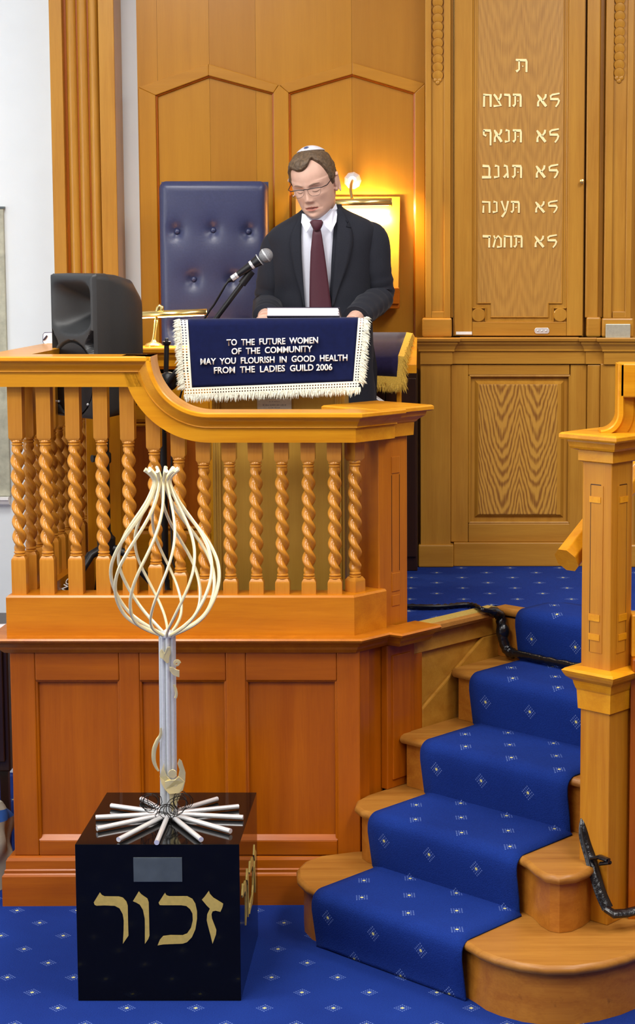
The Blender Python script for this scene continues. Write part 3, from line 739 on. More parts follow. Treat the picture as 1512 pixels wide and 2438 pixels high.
# newel post at the head of the chamfer
ang = math.atan2(A2.y, A2.x)
def stair_box(mb, s0, s1, o0, o1, z0, z1):
    c_ = [st(s0, o0), st(s1, o0), st(s1, o1), st(s0, o1)]
    mb.add([(p.x, p.y, z0) for p in c_] + [(p.x, p.y, z1) for p in c_], [(0, 3, 2, 1), (4, 5, 6, 7), (0, 1, 5, 4), (1, 2, 6, 5), (2, 3, 7, 6), (3, 0, 4, 7)])
    return mb
nw = stair_box(MB(), .150, .300, -.17, -.022, ZP, ZT2 - .05).build('newel_post', M['post'], pul, bevel=.003)
sqp = [st(.150, -.022), st(.300, -.022), st(.300, -.17), st(.150, -.17)]
def ring_sweep(mb, pts, prof):
    """closed square moulding around pts (plan, counter-clockwise seen from above order not needed)"""
    n = len(pts); cen = sum((Vector(p) for p in pts), Vector((0, 0))) / n
    rows_ = []
    for o, z in prof:
        r_ = []
        for i in range(n):
            p = Vector(pts[i]); a = (Vector(pts[(i + 1) % n]) - p).normalized(); b_ = (Vector(pts[i - 1]) - p).normalized()
            q = p - (a + b_) * o
            r_.append((q.x, q.y, z))
        rows_.append(r_)
    mb.grid(rows_, closed=True); mb.add(rows_[0], [tuple(range(n))]); mb.add(rows_[-1], [tuple(range(n))])
    return mb
ring_sweep(MB(), sqp, [(.016, ZT2 - .103), (.018, ZT2 - .058), (.024, ZT2 - .054), (.028, ZT2 - .048), (.046, ZT2 - .034), (.05, ZT2 - .018), (.062, ZT2 - .018), (.068, ZT2 - .014), (.068, ZT2 - .003), (.062, ZT2 + .002)]).build('newel_cap', M['oak_x'], pul)
# carved channels on the newel face
for s_ in (.205, .25):
    pass
fz = lambda v: ZV(v, 6.32)
for (va, vb) in ((1091, 1131), (1370, 1414), (1423, 1449)):
    stair_box(MB(), .216, .258, -.0225, -.0195, fz(vb), fz(va)).build('carved_block', M['post'], pul, bevel=.0015)
stair_box(MB(), .2155, .2175, -.0225, -.0212, fz(1366), fz(1135)).build('carved_line', M['darkwood'], pul)
stair_box(MB(), .2565, .2585, -.0225, -.0212, fz(1366), fz(1135)).build('carved_line', M['darkwood'], pul)

# ---- barley-twist balusters
def baluster_mesh(z0, zr0, zr1, z1, hw=.0245, name='baluster'):
    """foot block z0..zr0, turned rings and rope twist, head block zr1..z1"""
    mb = MB()
    def block(za, zb_, top, bot):
        c_ = .006
        sq = lambda w_, z: [(-w_, -w_, z), (w_, -w_, z), (w_, w_, z), (-w_, w_, z)]
        rows_ = []
        if bot: rows_ += [sq(hw * .72, za - .004), sq(hw * .97, za + .006)]
        else: rows_ += [sq(hw, za)]
        if top: rows_ += [sq(hw, zb_ - .012), sq(hw * .97, zb_ - .006), sq(hw * .72, zb_ + .004)]
        else: rows_ += [sq(hw, zb_)]
        mb.grid(rows_, closed=True); mb.add(rows_[0], [(0, 1, 2, 3)]); mb.add(rows_[-1], [(0, 1, 2, 3)])
    block(z0, zr0, True, False); block(zr1, z1, False, True)
    R = hw * .98
    prof = [(R * .7, zr0), (R * .86, zr0 + .003), (R * .88, zr0 + .007), (R * .66, zr0 + .0105), (R * .84, zr0 + .014), (R * .82, zr0 + .018), (R * .6, zr0 + .022)]
    mb.lathe(prof, seg=20)
    prof = [(R * .6, zr1 - .024), (R * .82, zr1 - .020), (R * .84, zr1 - .016), (R * .66, zr1 - .0125), (R * .88, zr1 - .009), (R * .86, zr1 - .004), (R * .7, zr1)]
    mb.lathe(prof, seg=20)
    za, zb_ = zr0 + .020, zr1 - .022; nr = 84; sg = 26; rows_ = []
    for i in range(nr + 1):
        t = i / nr; z = za + (zb_ - za) * t
        e_ = min(1, min(t, 1 - t) / .06); tw = -2 * PI * (z - za) / .104
        r_ = []
        for k in range(sg):
            a = 2 * PI * k / sg
            c2 = abs(math.cos(a - tw)); d_ = R * .44 * e_; r0_ = R * (.57 + .13 * (1 - e_))
            rr = d_ * c2 + math.sqrt(max(r0_ * r0_ - d_ * d_ * (1 - c2 * c2), 0))
            r_.append((rr * math.cos(a), rr * math.sin(a), z))
        rows_.append(r_)
    mb.grid(rows_, closed=True)
    return mb
YB = YF + .05
zbv = lambda v: ZV(v, YB)
specs = [(45, 1325, 1045, ZT1 - .10), (112, 1325, 1045, ZT1 - .10), (180, 1325, 1045, ZT1 - .10), (246, 1325, 1046, ZT1 - .10), (309, 1325, 1048, ZT1 - .10),
         (370, 1345, 1068, None), (428, 1364, 1087, None), (487, 1379, 1099, ZT2 - .09)] + [(u, 1379, 1096, ZT2 - .10) for u in (548, 610, 672, 735, 797)]
protoL = protoR = None
rout = ri + .104
zk = zk1 + .003
def mk(vb, vt, z1, pos):
    return part_at(baluster_mesh(zk, zbv(vb), zbv(vt), z1), 'baluster', M['twist'], pul, pos, smooth=True, angle=45)
for i, (u, vb, vt, z1) in enumerate(specs):
    xx = XU(u, 1230, YB); pos = (xx, YB, 0)
    if i in (5, 6):
        d = xx - xs
        mk(vb, vt, ZT1 - math.sqrt(rout * rout - d * d) + .02, pos)
    elif i in (4, 7): mk(vb, vt, z1, pos)
    elif i < 4:
        if protoL is None: protoL = mk(1325, 1045, z1, pos)
        else: copy_at(protoL, pul, pos)
    else:
        if protoR is None: protoR = mk(1379, 1097, z1, pos)
        else: copy_at(protoR, pul, pos)
p_ = st(.062, -.055)
copy_at(protoR, pul, (p_.x, p_.y, 0), ang)
for k in range(13):
    p_ = Vector((XL, YF)) + LD * (.05 + .098 + k * .102) + Vector((LD.y, -LD.x)) * .05
    copy_at(protoL, pul, (p_.x, p_.y, 0))

# ================================================================== the staircase
stair = thing('staircase', 'short oak staircase with rounded lower steps up to the platform', 'staircase', (st(.2, .4).x, st(.2, .4).y, 0))
S0, RUN = -.372, .2865
def nose_s(i): return S0 + RUN * (i - 1)
def NSW(i): return nose_s(i) + .018
def left_o(i): return .174 - .0155 * (i - 1)                 # carpet's left edge on step i
CW = .65
def tread(outline, z, name_t='tread', back=None):
    """bullnosed board with plan outline (ccw or cw list of Vector2)"""
    mb = MB(); prof = [(0, z - .028), (.010, z - .026), (.016, z - .018), (.016, z - .010), (.010, z - .003), (0, z)]
    return mb, prof
def offset_poly(pts, d):
    n = len(pts); out = []
    ar = sum(pts[i].x * pts[(i + 1) % n].y - pts[(i + 1) % n].x * pts[i].y for i in range(n))
    sg = 1 if ar > 0 else -1
    for i in range(n):
        a = (pts[i] - pts[i - 1]); b_ = (pts[(i + 1) % n] - pts[i])
        a = a.normalized() if a.length > 1e-9 else b_.normalized(); b_ = b_.normalized() if b_.length > 1e-9 else a
        na = Vector((a.y, -a.x)) * sg; nb = Vector((b_.y, -b_.x)) * sg
        m_ = (na + nb) / max(1 + na.dot(nb), .35)
        out.append(pts[i] + m_ * d)
    return out
def tread_obj(pts, z, parent):
    mb = MB(); rows_ = []
    for d, zz in ((-.012, z - .03), (-.004, z - .03), (.006, z - .027), (.011, z - .02), (.012, z - .013), (.008, z - .005), (-.001, z)):
        rows_.append([(p.x, p.y, zz) for p in offset_poly(pts, d)])
    mb.grid(rows_, closed=True); mb.add(rows_[0], [tuple(range(len(pts)))]); mb.add(rows_[-1], [tuple(range(len(pts)))])
    return mb.build('tread', M['step'], parent, smooth=True, angle=35)
def riser_obj(pts, z0, z1, parent):
    q = offset_poly(pts, -.012)
    return MB().prism([tuple(p) for p in q], z0, z1, 'z').build('riser', M['riser'], parent, smooth=True, angle=30)
def curve_pts(uvs, z): return [atz(u, v, z).to_2d() for u, v in uvs]
outl = {}
# step 1: long nosing sweeping round to the right, small rounded end on the left
r1 = [st(a, b_) for a, b_ in ((-.354, .80), (-.366, .85), (-.386, .91), (-.389, .97), (-.376, 1.05), (-.345, 1.12), (-.29, 1.18), (-.21, 1.225), (-.13, 1.25), (-.048, 1.26), (.06, 1.25))]
l1 = [st(NSW(1) + .17, -.055), st(NSW(1) + .10, -.02), st(NSW(1) + .04, .045), st(NSW(1) + .005, .12)]
outl[1] = l1 + [st(NSW(1), .2), st(NSW(1), .6)] + r1 + [Vector((1.15, 5.9)), Vector((1.0, 6.4)), st(NSW(2) + .06, -.0), st(NSW(1) + .24, -.055)]
r2 = [st(a, b_) for a, b_ in ((-.0685, .80), (-.085, .85), (-.125, .915), (-.142, .965), (-.132, 1.005), (-.09, 1.03), (-.03, 1.032), (.03, 1.02))]
l2 = [st(NSW(2) + .13, .005), st(NSW(2) + .07, .02), st(NSW(2) + .02, .06), st(NSW(2), .11)]
outl[2] = l2 + [st(NSW(2), .3), st(NSW(2), .6)] + r2 + [st(nose_s(3) + .06, .93), st(nose_s(3) + .06, .005)]
for i in (3, 4):
    outl[i] = [st(NSW(i) + .02, .012), st(NSW(i), .03), st(NSW(i), .88), st(NSW(i) + .012, .90), st(nose_s(i + 1) + .06, .90), st(nose_s(i + 1) + .06, .012)]
for i in (1, 2, 3, 4):
    tread_obj(outl[i], RI * i, stair); riser_obj(outl[i], RI * (i - 1) + (0.0 if i == 1 else .001), RI * i - .03, stair)
# top riser and platform nosing
s5 = nose_s(5)
stair_box(MB(), s5 + .012, s5 + .05, -.0, .95, 4 * RI + .001, ZP - .035).build('riser', M['riser'], stair)
mb = MB(); rr = .016
pts = [st(s5 + .008, .0), st(s5 + .008, .95), st(s5 + .06, .95), st(s5 + .06, .0)]
tread_obj(pts, ZP + .002, stair)
# stair side wall (left), below the platform edge
sw = thing('stair_panelling', 'oak panelled side wall between the pulpit base and the stairs', 'panelling', (st(.5, 0).x, st(.5, 0).y, 0))
def wall_poly(name, pts, o0, o1, m, bev=.002):
    """pts (s,z) polygon on the stair's side wall, between offsets o0 and o1"""
    n = len(pts); vs = []
    for o in (o0, o1):
        for s_, z in pts: q = st(s_, o); vs.append((q.x, q.y, z))
    fs = [tuple(range(n)), tuple(range(2 * n - 1, n - 1, -1))] + [(i, i + n, (i + 1) % n + n, (i + 1) % n) for i in range(n)]
    return MB().add(vs, fs).build(name, M[m], sw, bevel=bev)
wall_poly('backing', [(.30, 0), (.86, 0), (.86, ZP - .03), (.30, ZP - .03)], -.05, -.012, 'ark_x', 0)
wall_poly('top_rail', [(.305, ZP - .10), (.78, ZP - .10), (.78, ZP - .04), (.305, ZP - .04)], -.012, .004, 'ark_x')
wall_poly('stile', [(.305, .5), (.35, .5), (.35, ZP - .10), (.305, ZP - .10)], -.012, .004, 'base_z')
wall_poly('sloping_string', [(.35, .50), (.80, .50), (.80, ZP - .10), (.70, ZP - .10), (.35, .62)], -.012, .004, 'ark_x', .006)
# edge nosing of the platform with a brass trim
en = [tuple(st(.30, .03)), tuple(st(s5 - .02, .03))]
MB().sweep(en, [(-.05, ZP - .035), (-.01, ZP - .035), (.004, ZP - .03), (.012, ZP - .018), (.01, ZP - .004), (0, ZP + .003), (-.05, ZP + .003)]).build('edge_nosing', M['step'], sw, smooth=True, angle=40)
MB().sweep(en, [(-.052, ZP + .003), (-.004, ZP + .003), (-.006, ZP + .008), (-.05, ZP + .008)]).build('edge_trim', M['gilt'], sw)

# fitted stair carpet
mb = MB(); pathp = [(nose_s(1) - .02, .006)]
TH = .012
def sidep(i, t): return left_o(min(max(i, 1), 5))
path = []
def addp(s_, z, i): path.append((s_, z, i))
addp(nose_s(1) + .002, .004, 1)
for i in range(1, 6):
    s_ = nose_s(i); z = RI * i
    base = RI * (i - 1) + TH
    for t in (0, .35, .7, 1): addp(s_ + .004 - .022 * t, base + (z - .05 - base) * t, i)
    for a in range(0, 7):
        th = PI * .5 * a / 6
        addp(s_ - .018 + .045 * (1 - math.cos(th)), z - .040 + TH + .040 * math.sin(th), i)
    nx = nose_s(i + 1) if i < 5 else nose_s(5) + .24
    for t in (.12, .4, .7, 1.0):
        addp(s_ + .027 + (nx - s_ - .027 - (0.006 if i < 5 else 0)) * t, z + TH * (1 if i < 5 or t < .9 else .25), i)
rowsv = []; uvs = []; L = 0; prev = None
NC = 14
for (s_, z, i) in path:
    if prev: L += math.hypot(s_ - prev[0], z - prev[1])
    prev = (s_, z)
    o0 = left_o(i)
    r_ = []; u_ = []
    for k in range(NC + 1):
        t = k / NC; q = st(s_, o0 + CW * t)
        dz = 0
        r_.append((q.x, q.y, z - (.006 if k in (0, NC) else 0))); u_.append((CW * t + .03, L))
    rowsv.append(r_); uvs.append(u_)
mb.grid(rowsv, uvs)
rc = mb.build('stair_carpet', M['carpet'], None, smooth=True, angle=80)
md = rc.modifiers.new('thickness', 'SOLIDIFY'); md.thickness = .006; md.offset = -1
tag(rc, 'royal blue runner carpet with small flower motifs fitted over the stairs', 'carpet')

# ------------------------------------------------------------------ right newel and its balustrade
q = atz(1446, 2204, RI).to_2d()
rn = thing('stair_newel', 'square carved oak newel post at the right foot of the stairs', 'newel post', (q.x, q.y, RI))
NW = .112
a_, n_ = A2, N2
def corner(d): return [q - n_ * d * 0 + (-a_ * 0), q, q, q]
NB = -Vector((.731, -.682))                                 # left face runs from the near edge back to the left
P4 = [q, q + A2 * NW, q + A2 * NW + NB * NW, q + NB * NW]
def post(pts, z0, z1): return MB().prism([tuple(p) for p in pts], z0, z1, 'z')
Yq = q.y
zq = lambda v: ZV(v, Yq)
zmid0, zmid1, zcap = zq(1672), zq(1612), zq(1040)
post(P4, RI, zcap - .05).build('shaft', M['newel_z'], rn, bevel=.003)
ring_sweep(MB(), P4, [(.006, zq(1700)), (.009, zq(1655)), (.012, zq(1650)), (.016, zq(1640)), (.018, zq(1632)), (.034, zq(1622)), (.04, zq(1614)), (.044, zq(1607)), (.036, zq(1602)), (.0, zq(1598))]).build('mid_moulding', M['oak_x'], rn)
ring_sweep(MB(), P4, [(.004, zq(1105)), (.010, zq(1102)), (.010, zq(1077)), (.026, zq(1073)), (.03, zq(1068)), (.034, zq(1056)), (.034, zq(1050)), (.05, zq(1050)), (.053, zq(1046)), (.053, zq(1038)), (.047, zq(1034))]).build('cap', M['oak_x'], rn)
def on_face(name, f, t0, t1, v0, v1, m, proud=.003, dark=False):
    """pieces on the near faces: f 0 = left face (along NB), 1 = right face (along A2)"""
    d = NB if f == 0 else A2; nrm = -A2 if f == 0 else -NB
    c_ = [q + d * (NW * t0) - nrm * .001, q + d * (NW * t1) - nrm * .001, q + d * (NW * t1) + nrm * proud, q + d * (NW * t0) + nrm * proud]
    return MB().prism([tuple(p) for p in c_], zq(v1), zq(v0), 'z').build(name, M[m], rn)
for f in (0, 1):
    for (v0, v1) in ((1158, 1186), (1202, 1468), (1486, 1515), (1532, 1560)):
        on_face('carved_line', f, .70, .715, v0, v1, 'darkwood', .0008)
    for (v0, v1) in ((1187, 1201), (1469, 1485), (1516, 1531)):
        on_face('carved_bar', f, .36, .74, v0, v1, 'oak_x', .0035)
    on_face('carved_line', f, .36, .70, 1157, 1159, 'darkwood', .0008)
    on_face('carved_panel', f, .28, .69, 1160, 1560, 'newel_z', .0015)
# balustrade running off to the right behind the newel
rb = thing('right_balustrade', 'oak balustrade with upswept rail running off the right edge', 'balustrade', (q.x + .5, q.y + .1, 0))
bx0 = q.x + .07; by0 = q.y + .055
MB().box(bx0, bx0 + 1.0, by0, by0 + .06, RI, zmid1).build('base_panel', M['base_z'], rb)
MB().box(bx0, bx0 + 1.0, by0 - .03, by0 + .09, zmid1, zmid1 + .05).build('base_cornice', M['base_x'], rb, bevel=.006)
MB().box(bx0, bx0 + 1.0, by0 - .005, by0 + .07, zmid1 + .05, zmid1 + .18).build('kerb', M['oak_x'], rb, bevel=.004)
xo = at(1470, 930, by0).x; rr = .05
prof = [(-.04, 0), (.045, 0), (.05, -.004), (.05, -.016), (.03, -.024), (.02, -.05), (.012, -.055), (.012, -.10), (-.04, -.10)]
zc_ = zcap + rr + .016; ztop_ = ZV(866, by0)
rowsv = []
for k in range(17):
    a = -PI / 2 + (PI / 2) * k / 16
    rowsv.append([(xo - rr + (rr - d) * math.cos(a), by0 + .03 - o_, zc_ + (rr - d) * math.sin(a)) for o_, d in prof])
rowsv.append([(xo - d, by0 + .03 - o_, ztop_) for o_, d in prof])
mb = MB().grid(rowsv, closed=True); mb.add(rowsv[0], [tuple(range(len(prof)))]); mb.add(rowsv[-1], [tuple(range(len(prof)))])
mb.build('swept_rail', M['oak_x'], rb, smooth=True, angle=30)
MB().box(xo + .005, xo + 1.2, by0 - .02, by0 + .07, ztop_ - .10, ztop_ + .002).build('hand_rail', M['oak_x'], rb, bevel=.005)
bz = part_at(baluster_mesh(zmid1 + .18, zmid1 + .27, zcap - .12, zcap - .02), 'baluster', M['twist'], rb, (q.x + .2, by0 + .03, 0), smooth=True, angle=45)
for k in range(1, 4): copy_at(bz, rb, (q.x + .2 + .1 * k, by0 + .03, 0))
# handrail on brass brackets
hq = st(.03, .90); h0 = Vector((hq.x, hq.y, ZV(1334, hq.y)))
h1 = h0 + Vector((A2.x * .62, A2.y * .62, .62 * RI / RUN))
hr = thing('stair_handrail', 'eight-sided oak handrail end on a brass bracket behind the newel', 'handrail', tuple(h0))
wall_top = lambda s_: .98 + (s_ - .1) * RI / RUN
mb = MB(); vs = []
for o in (1.0, 1.06):
    for s_, z in ((.15, 0.001), (.95, 0.001), (.95, wall_top(.95)), (.15, wall_top(.15))): p_ = st(s_, o); vs.append((p_.x, p_.y, z))
mb.add(vs, [(0, 1, 2, 3), (7, 6, 5, 4), (0, 4, 5, 1), (1, 5, 6, 2), (2, 6, 7, 3), (3, 7, 4, 0)]); mb.build('stair_side', M['base_z'], rb)
dv = (h1 - h0).normalized()
mb = MB(); pr_ = []
upv = Vector((0, 0, 1)); up2 = (upv - dv * upv.dot(dv)).normalized(); sd = dv.cross(up2)
sec = [(.042 * math.cos(PI / 8 + k * PI / 4), .045 * math.sin(PI / 8 + k * PI / 4)) for k in range(8)]
for P_ in (h0, h1): pr_.append([tuple(P_ + sd * x + up2 * y) for x, y in sec])
mb.grid(pr_, closed=True); mb.add(pr_[0], [tuple(range(8))]); mb.add(pr_[1], [tuple(range(8))]); mb.build('rail', M['oak_x'], hr, bevel=.003)
sd = sd if sd.dot(Vector((N2.x, N2.y, 0))) > 0 else -sd
for dd_ in (.16, .5):
  bk = h0 + dv * dd_
  MB().tube([bk - up2 * .035, bk - up2 * .065, bk - up2 * .075 + sd * .03, bk - up2 * .075 + sd * .105], .007, 10).build('bracket', M['brass'], hr, smooth=True)
# PART2

# ================================================================== lectern with embroidered cover, book
YLc = 6.50
lec = thing('lectern', 'pale oak lectern with a silver plate, standing inside the pulpit', 'lectern', (XU(666, 1200, YLc), YLc + .15, ZP))
XLc = lambda u, v=1200: XU(u, v, YLc)
ZLc = lambda v: ZV(v, YLc)
MB().box(XLc(526), XLc(800), YLc + .004, YLc + .02, ZP + .02, ZLc(900)).build('front_panel', M['lectern'], lec)
for a, b_ in ((508, 527), (799, 822)):
    MB().box(XLc(a), XLc(b_), YLc - .006, YLc + .30, ZP, ZLc(800)).build('side_panel', M['lectern'], lec, bevel=.003)
    for k in (0.3, 0.6):
        xx = XLc(a) + (XLc(b_) - XLc(a)) * k
        MB().tube([(xx, YLc - .007, ZP + .02), (xx, YLc - .007, ZLc(905))], .0028, 6).build('bead', M['lectern'], lec, smooth=True)
MB().box(XLc(520), XLc(808), YLc + .02, YLc + .28, ZP + .3, ZP + .32).build('shelf', M['lectern'], lec)
MB().box(XLc(505), XLc(825), YLc - .015, YLc + .31, ZP, ZP + .035).build('foot', M['lectern'], lec, bevel=.003)
zt_ = 1.985
slope = [(YLc - .03, zt_), (YLc + .32, zt_ - .10), (YLc + .32, zt_ - .125), (YLc - .03, zt_ - .03)]
MB().prism(slope, XLc(455, 800), XLc(850, 800), 'x').build('sloping_top', M['lectern'], lec, bevel=.003)
MB().box(XU(612, 965, YLc - .01), XU(694, 965, YLc - .01), YLc - .006, YLc + .004, ZLc(978), ZLc(948)).build('donor_plate', M['plaque'], lec, bevel=.001)
dp = [c_ for c_ in lec.children if c_.name.startswith('donor_plate')][0]; dp['label'] = 'engraved silver plate'
MB().box(XU(612, 980, YLc - .01), XU(694, 980, YLc - .01), YLc - .004, YLc + .004, ZLc(990), ZLc(979.5)).build('plate_strip', M['plaque'], lec)
rp = random.Random(11)
for ua, ub, v_, h_ in ((641, 664, 955.5, 2.0), (625, 681, 963.5, 3.0), (640, 665, 970, 1.8)):    # worn engraving, no longer legible
    u_ = ua; mb = MB()
    while u_ < ub:
        w_ = rp.uniform(.8, 1.8); p0 = at(u_, v_ + h_ * rp.uniform(.6, 1), YLc - .0065); p1 = at(u_ + w_, v_ - h_ * rp.uniform(0, .4), YLc - .0065)
        mb.box(p0.x, p1.x, YLc - .0065, YLc - .0055, p0.z, p1.z); u_ += w_ + rp.choice((.9, .9, 2.4))
    mb.build('engraving', M['blackink'], dp)

YC = 6.452
cov = thing('lectern_cover', 'navy velvet lectern cover with white lettering and cream lace fringe', 'lectern cover', tuple(at(650, 945, YC)))
TL, TR, BL, BR = (447, 761), (853, 757), (457, 923), (841, 908)
def cl(u, v): return u * 0 + v
def cov_pt(a, b_, lift=0.0):
    """a across 0..1, b down 0..1 (beyond the range for the lace)"""
    u = (TL[0] + (TR[0] - TL[0]) * a) * (1 - b_) + (BL[0] + (BR[0] - BL[0]) * a) * b_
    v = (TL[1] + (TR[1] - TL[1]) * a) * (1 - b_) + (BL[1] + (BR[1] - BL[1]) * a) * b_
    y = YC + .004 * math.sin(a * 9.0 + .6) * max(0, b_ - .2) + .003 * math.sin(a * 21) * max(0, b_ - .6) - .012 * max(0, b_) - lift
    if b_ < .06: y += (.06 - b_) * .25
    return at(u, v, y)
NA, NBv = 44, 20
rows_ = [[cov_pt(i / NA, j / NBv) for i in range(NA + 1)] for j in range(NBv + 1)]
top = [[rows_[0][i] + Vector((0, .34 * t, -.097 * t + .006)) for i in range(NA + 1)] for t in (1, .66, .33, .06)]
MB().grid(top + rows_).build('velvet', M['navy_velvet'], cov, smooth=True, angle=180, solid=.004)
def band(pts_in, pts_out, name='lace_band'):
    uv = []; L = 0; us = []
    for k in range(len(pts_in)):
        if k: L += (pts_in[k] - pts_in[k - 1]).length
        us.append(L)
    r0 = list(pts_in); r1 = list(pts_out); rm = [(a + b_) / 2 for a, b_ in zip(r0, r1)]
    MB().grid([r0, rm, r1], [[(u, 0) for u in us], [(u, .5) for u in us], [(u, 1) for u in us]]).build(name, M['lace'], cov, smooth=True, angle=180)
wl_, wr_, wb_ = .055, .045, .17
n_ = 36
ts = [k / n_ for k in range(n_ + 1)]
band([cov_pt(0, t, .004) for t in ts], [cov_pt(-.055 + .006 * math.sin(t * 7), t, .006) for t in ts])
band([cov_pt(1, t, .004) for t in ts], [cov_pt(1.045 + .006 * math.sin(t * 6), t, .006) for t in ts])
tb_ = [-.05 + 1.09 * k / 50 for k in range(51)]
band([cov_pt(t, 1, .004) for t in tb_], [cov_pt(t, 1.115, .006) for t in tb_])
rnd = random.Random(3)
def fringe(name, mat, parent, roots, dirs, lmin, lmax, per, wid=.0012):
    mb = MB()
    for p0, d0 in zip(roots, dirs):
        for _ in range(per):
            a = p0 + Vector((rnd.uniform(-.004, .004), rnd.uniform(-.004, .002), rnd.uniform(-.004, .004)))
            ln = rnd.uniform(lmin, lmax); d = (d0 + Vector((rnd.gauss(0, .22), rnd.gauss(0, .12), rnd.gauss(0, .15)))).normalized()
            m_ = a + d * ln * .5; e_ = a + d * ln + Vector((0, rnd.uniform(-.004, .004), -.25 * ln * rnd.random()))
            w_ = wid * rnd.uniform(.7, 1.4)
            sx = Vector((-d.z, 0, d.x)).normalized() * w_; sy = Vector((0, w_, 0))
            mb.add([a - sx, a + sx, a + sy, m_ - sx, m_ + sx, m_ + sy, e_], [(0, 1, 4, 3), (1, 2, 5, 4), (2, 0, 3, 5), (3, 4, 6), (4, 5, 6), (5, 3, 6)])
    return mb.build(name, mat, parent, kind='stuff')
rt = []; dr = []
for k in range(90):
    t = k / 89
    rt.append(cov_pt(-.05, t, .006)); dr.append(Vector((-.9, -.1, -.35)))
    rt.append(cov_pt(1.04, t, .006)); dr.append(Vector((.85, -.15, -.5)))
for k in range(170):
    t = -.05 + 1.09 * k / 169; rt.append(cov_pt(t, 1.105, .007)); dr.append(Vector((0, -.1, -1)))
fringe('fringe', M['fringe'], cov, rt, dr, .010, .027, 5, .0016)
for body_, ua, va, ub, vb, h_ in (('TO  THE  FUTURE  WOMEN', 539.7, 823.5, 757.6, 817.5, 15.5), ('OF  THE  COMMUNITY', 551.5, 844.5, 744, 838, 15.5), ('MAY  YOU  FLOURISH  IN  GOOD  HEALTH', 477.5, 869, 827.5, 859, 15.5), ('FROM  THE  LADIES  GUILD 2006', 509.6, 890, 791.5, 881.5, 16)):
    p0, p1 = at(ua, va, YC - .0125), at(ub, vb, YC - .0165)
    text_mesh(body_, 'lettering', M['letter_white'], cov, p0, p1 - p0, (0, 0, 1), (p1 - p0).length, h_ / F_PX * 6.45, .003, bold=.022, wobble=.0004)

bkY = 6.50
book = thing('open_book', 'thick white-paged book lying on the lectern in front of the speaker', 'book', tuple(at(722, 757, bkY)))
bx0, bx1 = XU(637, 745, bkY), XU(807, 745, bkY)
def bprism(name, x0, x1, dz0, dz1, m, bev=0):
    sl = -.28; y0, y1 = bkY - .005, bkY + .20; z0 = ZV(757.5, bkY) + .006
    return MB().prism([(y0, z0 + dz0), (y1, z0 + dz0 + sl * (y1 - y0)), (y1, z0 + dz1 + sl * (y1 - y0)), (y0, z0 + dz1)], x0, x1, 'x').build(name, M[m], book, bevel=bev)
bprism('cover', bx0 - .002, bx1 + .003, 0, .003, 'bookcover'); bprism('cover', bx0 - .002, bx1 + .003, .0295, .0325, 'bookcover')
for k in range(9): bprism('page_block', bx0 + .001 * (k % 2), bx1 - .0015 * ((k * 7) % 3), .003 + .00295 * k, .003 + .00295 * (k + 1), 'paper')

# ================================================================== reading desk, lamp, chair behind
YD = 7.02
desk = thing('reading_desk', 'panelled oak reading desk with stepped cornice behind the loudspeaker', 'desk', (XU(350, 1300, YD), YD + .2, ZP))
XD = lambda u, v=1100: XU(u, v, YD)
ZD = lambda v: ZV(v, YD)
xa, xb = XD(205), XD(560)
MB().box(xa + .03, xb - .03, YD + .02, YD + .175, ZP, ZD(845)).build('carcass', M['base_z'], desk)
MB().sweep([(xa, YD + .18), (xa, YD), (xb, YD), (xb, YD + .18)], [(-.17, ZD(828)), (.02, ZD(828)), (.024, ZD(831)), (.02, ZD(839)), (.006, ZD(841)), (.004, ZD(850)), (-.004, ZD(858)), (-.004, ZD(872)), (-.02, ZD(880)), (-.02, ZD(890)), (-.17, ZD(890))]).build('cornice', M['oak_x'], desk)
for (a, b_, c, d, nm, m) in ((205, 288, 890, 1420, 'stile', 'oak_z'), (500, 560, 890, 1420, 'stile', 'oak_z'), (288.5, 499.5, 890, 1000, 'rail', 'oak_x'), (288.5, 499.5, 1270, 1420, 'rail', 'oak_x')):
    MB().box(XD(a), XD(b_), YD, YD + .02, ZP if d > 1400 else ZD(d), ZD(c)).build(nm, M[m], desk, bevel=.003)
x0, x1, z0, z1 = XD(288.5), XD(499.5), ZD(1270), ZD(1000)
for (a, b_, c, d) in ((x0, x0, z0, z1), (x1, x1, z0, z1), (x0, x1, z0, z0), (x0, x1, z1, z1)):
    for r_, ins in ((.010, 0), (.006, .02)):
        sx_ = lambda x: x + (ins if x == x0 else -ins); sz_ = lambda z: z + (ins if z == z0 else -ins)
        MB().tube([(sx_(a), YD + .012, sz_(c)), (sx_(b_), YD + .012, sz_(d))], r_, 8).build('bead', M['oak_z'], desk, smooth=True)

YLp = 7.10
lamp = thing('desk_lamp', 'polished brass desk lamp with a tube shade on the reading desk', 'lamp', tuple(at(368, 827, YLp)))
zb_ = ZD(828) + .0005; lx = XU(366, 820, YLp)
MB().lathe([(.034, zb_), (.034, zb_ + .006), (.028, zb_ + .012), (.012, zb_ + .018), (.008, zb_ + .026), (.001, zb_ + .027)], (lx, YLp), 24).build('base', M['brass'], lamp, smooth=True)
pts = [at(u, v, YLp) for u, v in ((365, 816), (367, 800), (369, 785), (372, 760), (374, 745), (377, 733), (381, 728), (385, 731), (386, 739), (384, 748), (383, 752))]
MB().tube(pts, [.0075, .0065, .006, .007, .009, .009, .008, .008, .008, .007, .006], 12).build('stem', M['brass'], lamp, smooth=True)
p0, p1 = at(325, 752, YLp), at(492, 745, YLp)
rowsv = []
for P_ in (p0, p0 + (p1 - p0) * .5, p1):
    rowsv.append([P_ + Vector((0, .016 * math.cos(a), .016 * math.sin(a))) for a in [PI * (-.12) + PI * 1.24 * k / 14 for k in range(15)]])
MB().grid(rowsv).build('shade', M['brass'], lamp, smooth=True, angle=60, solid=.002)
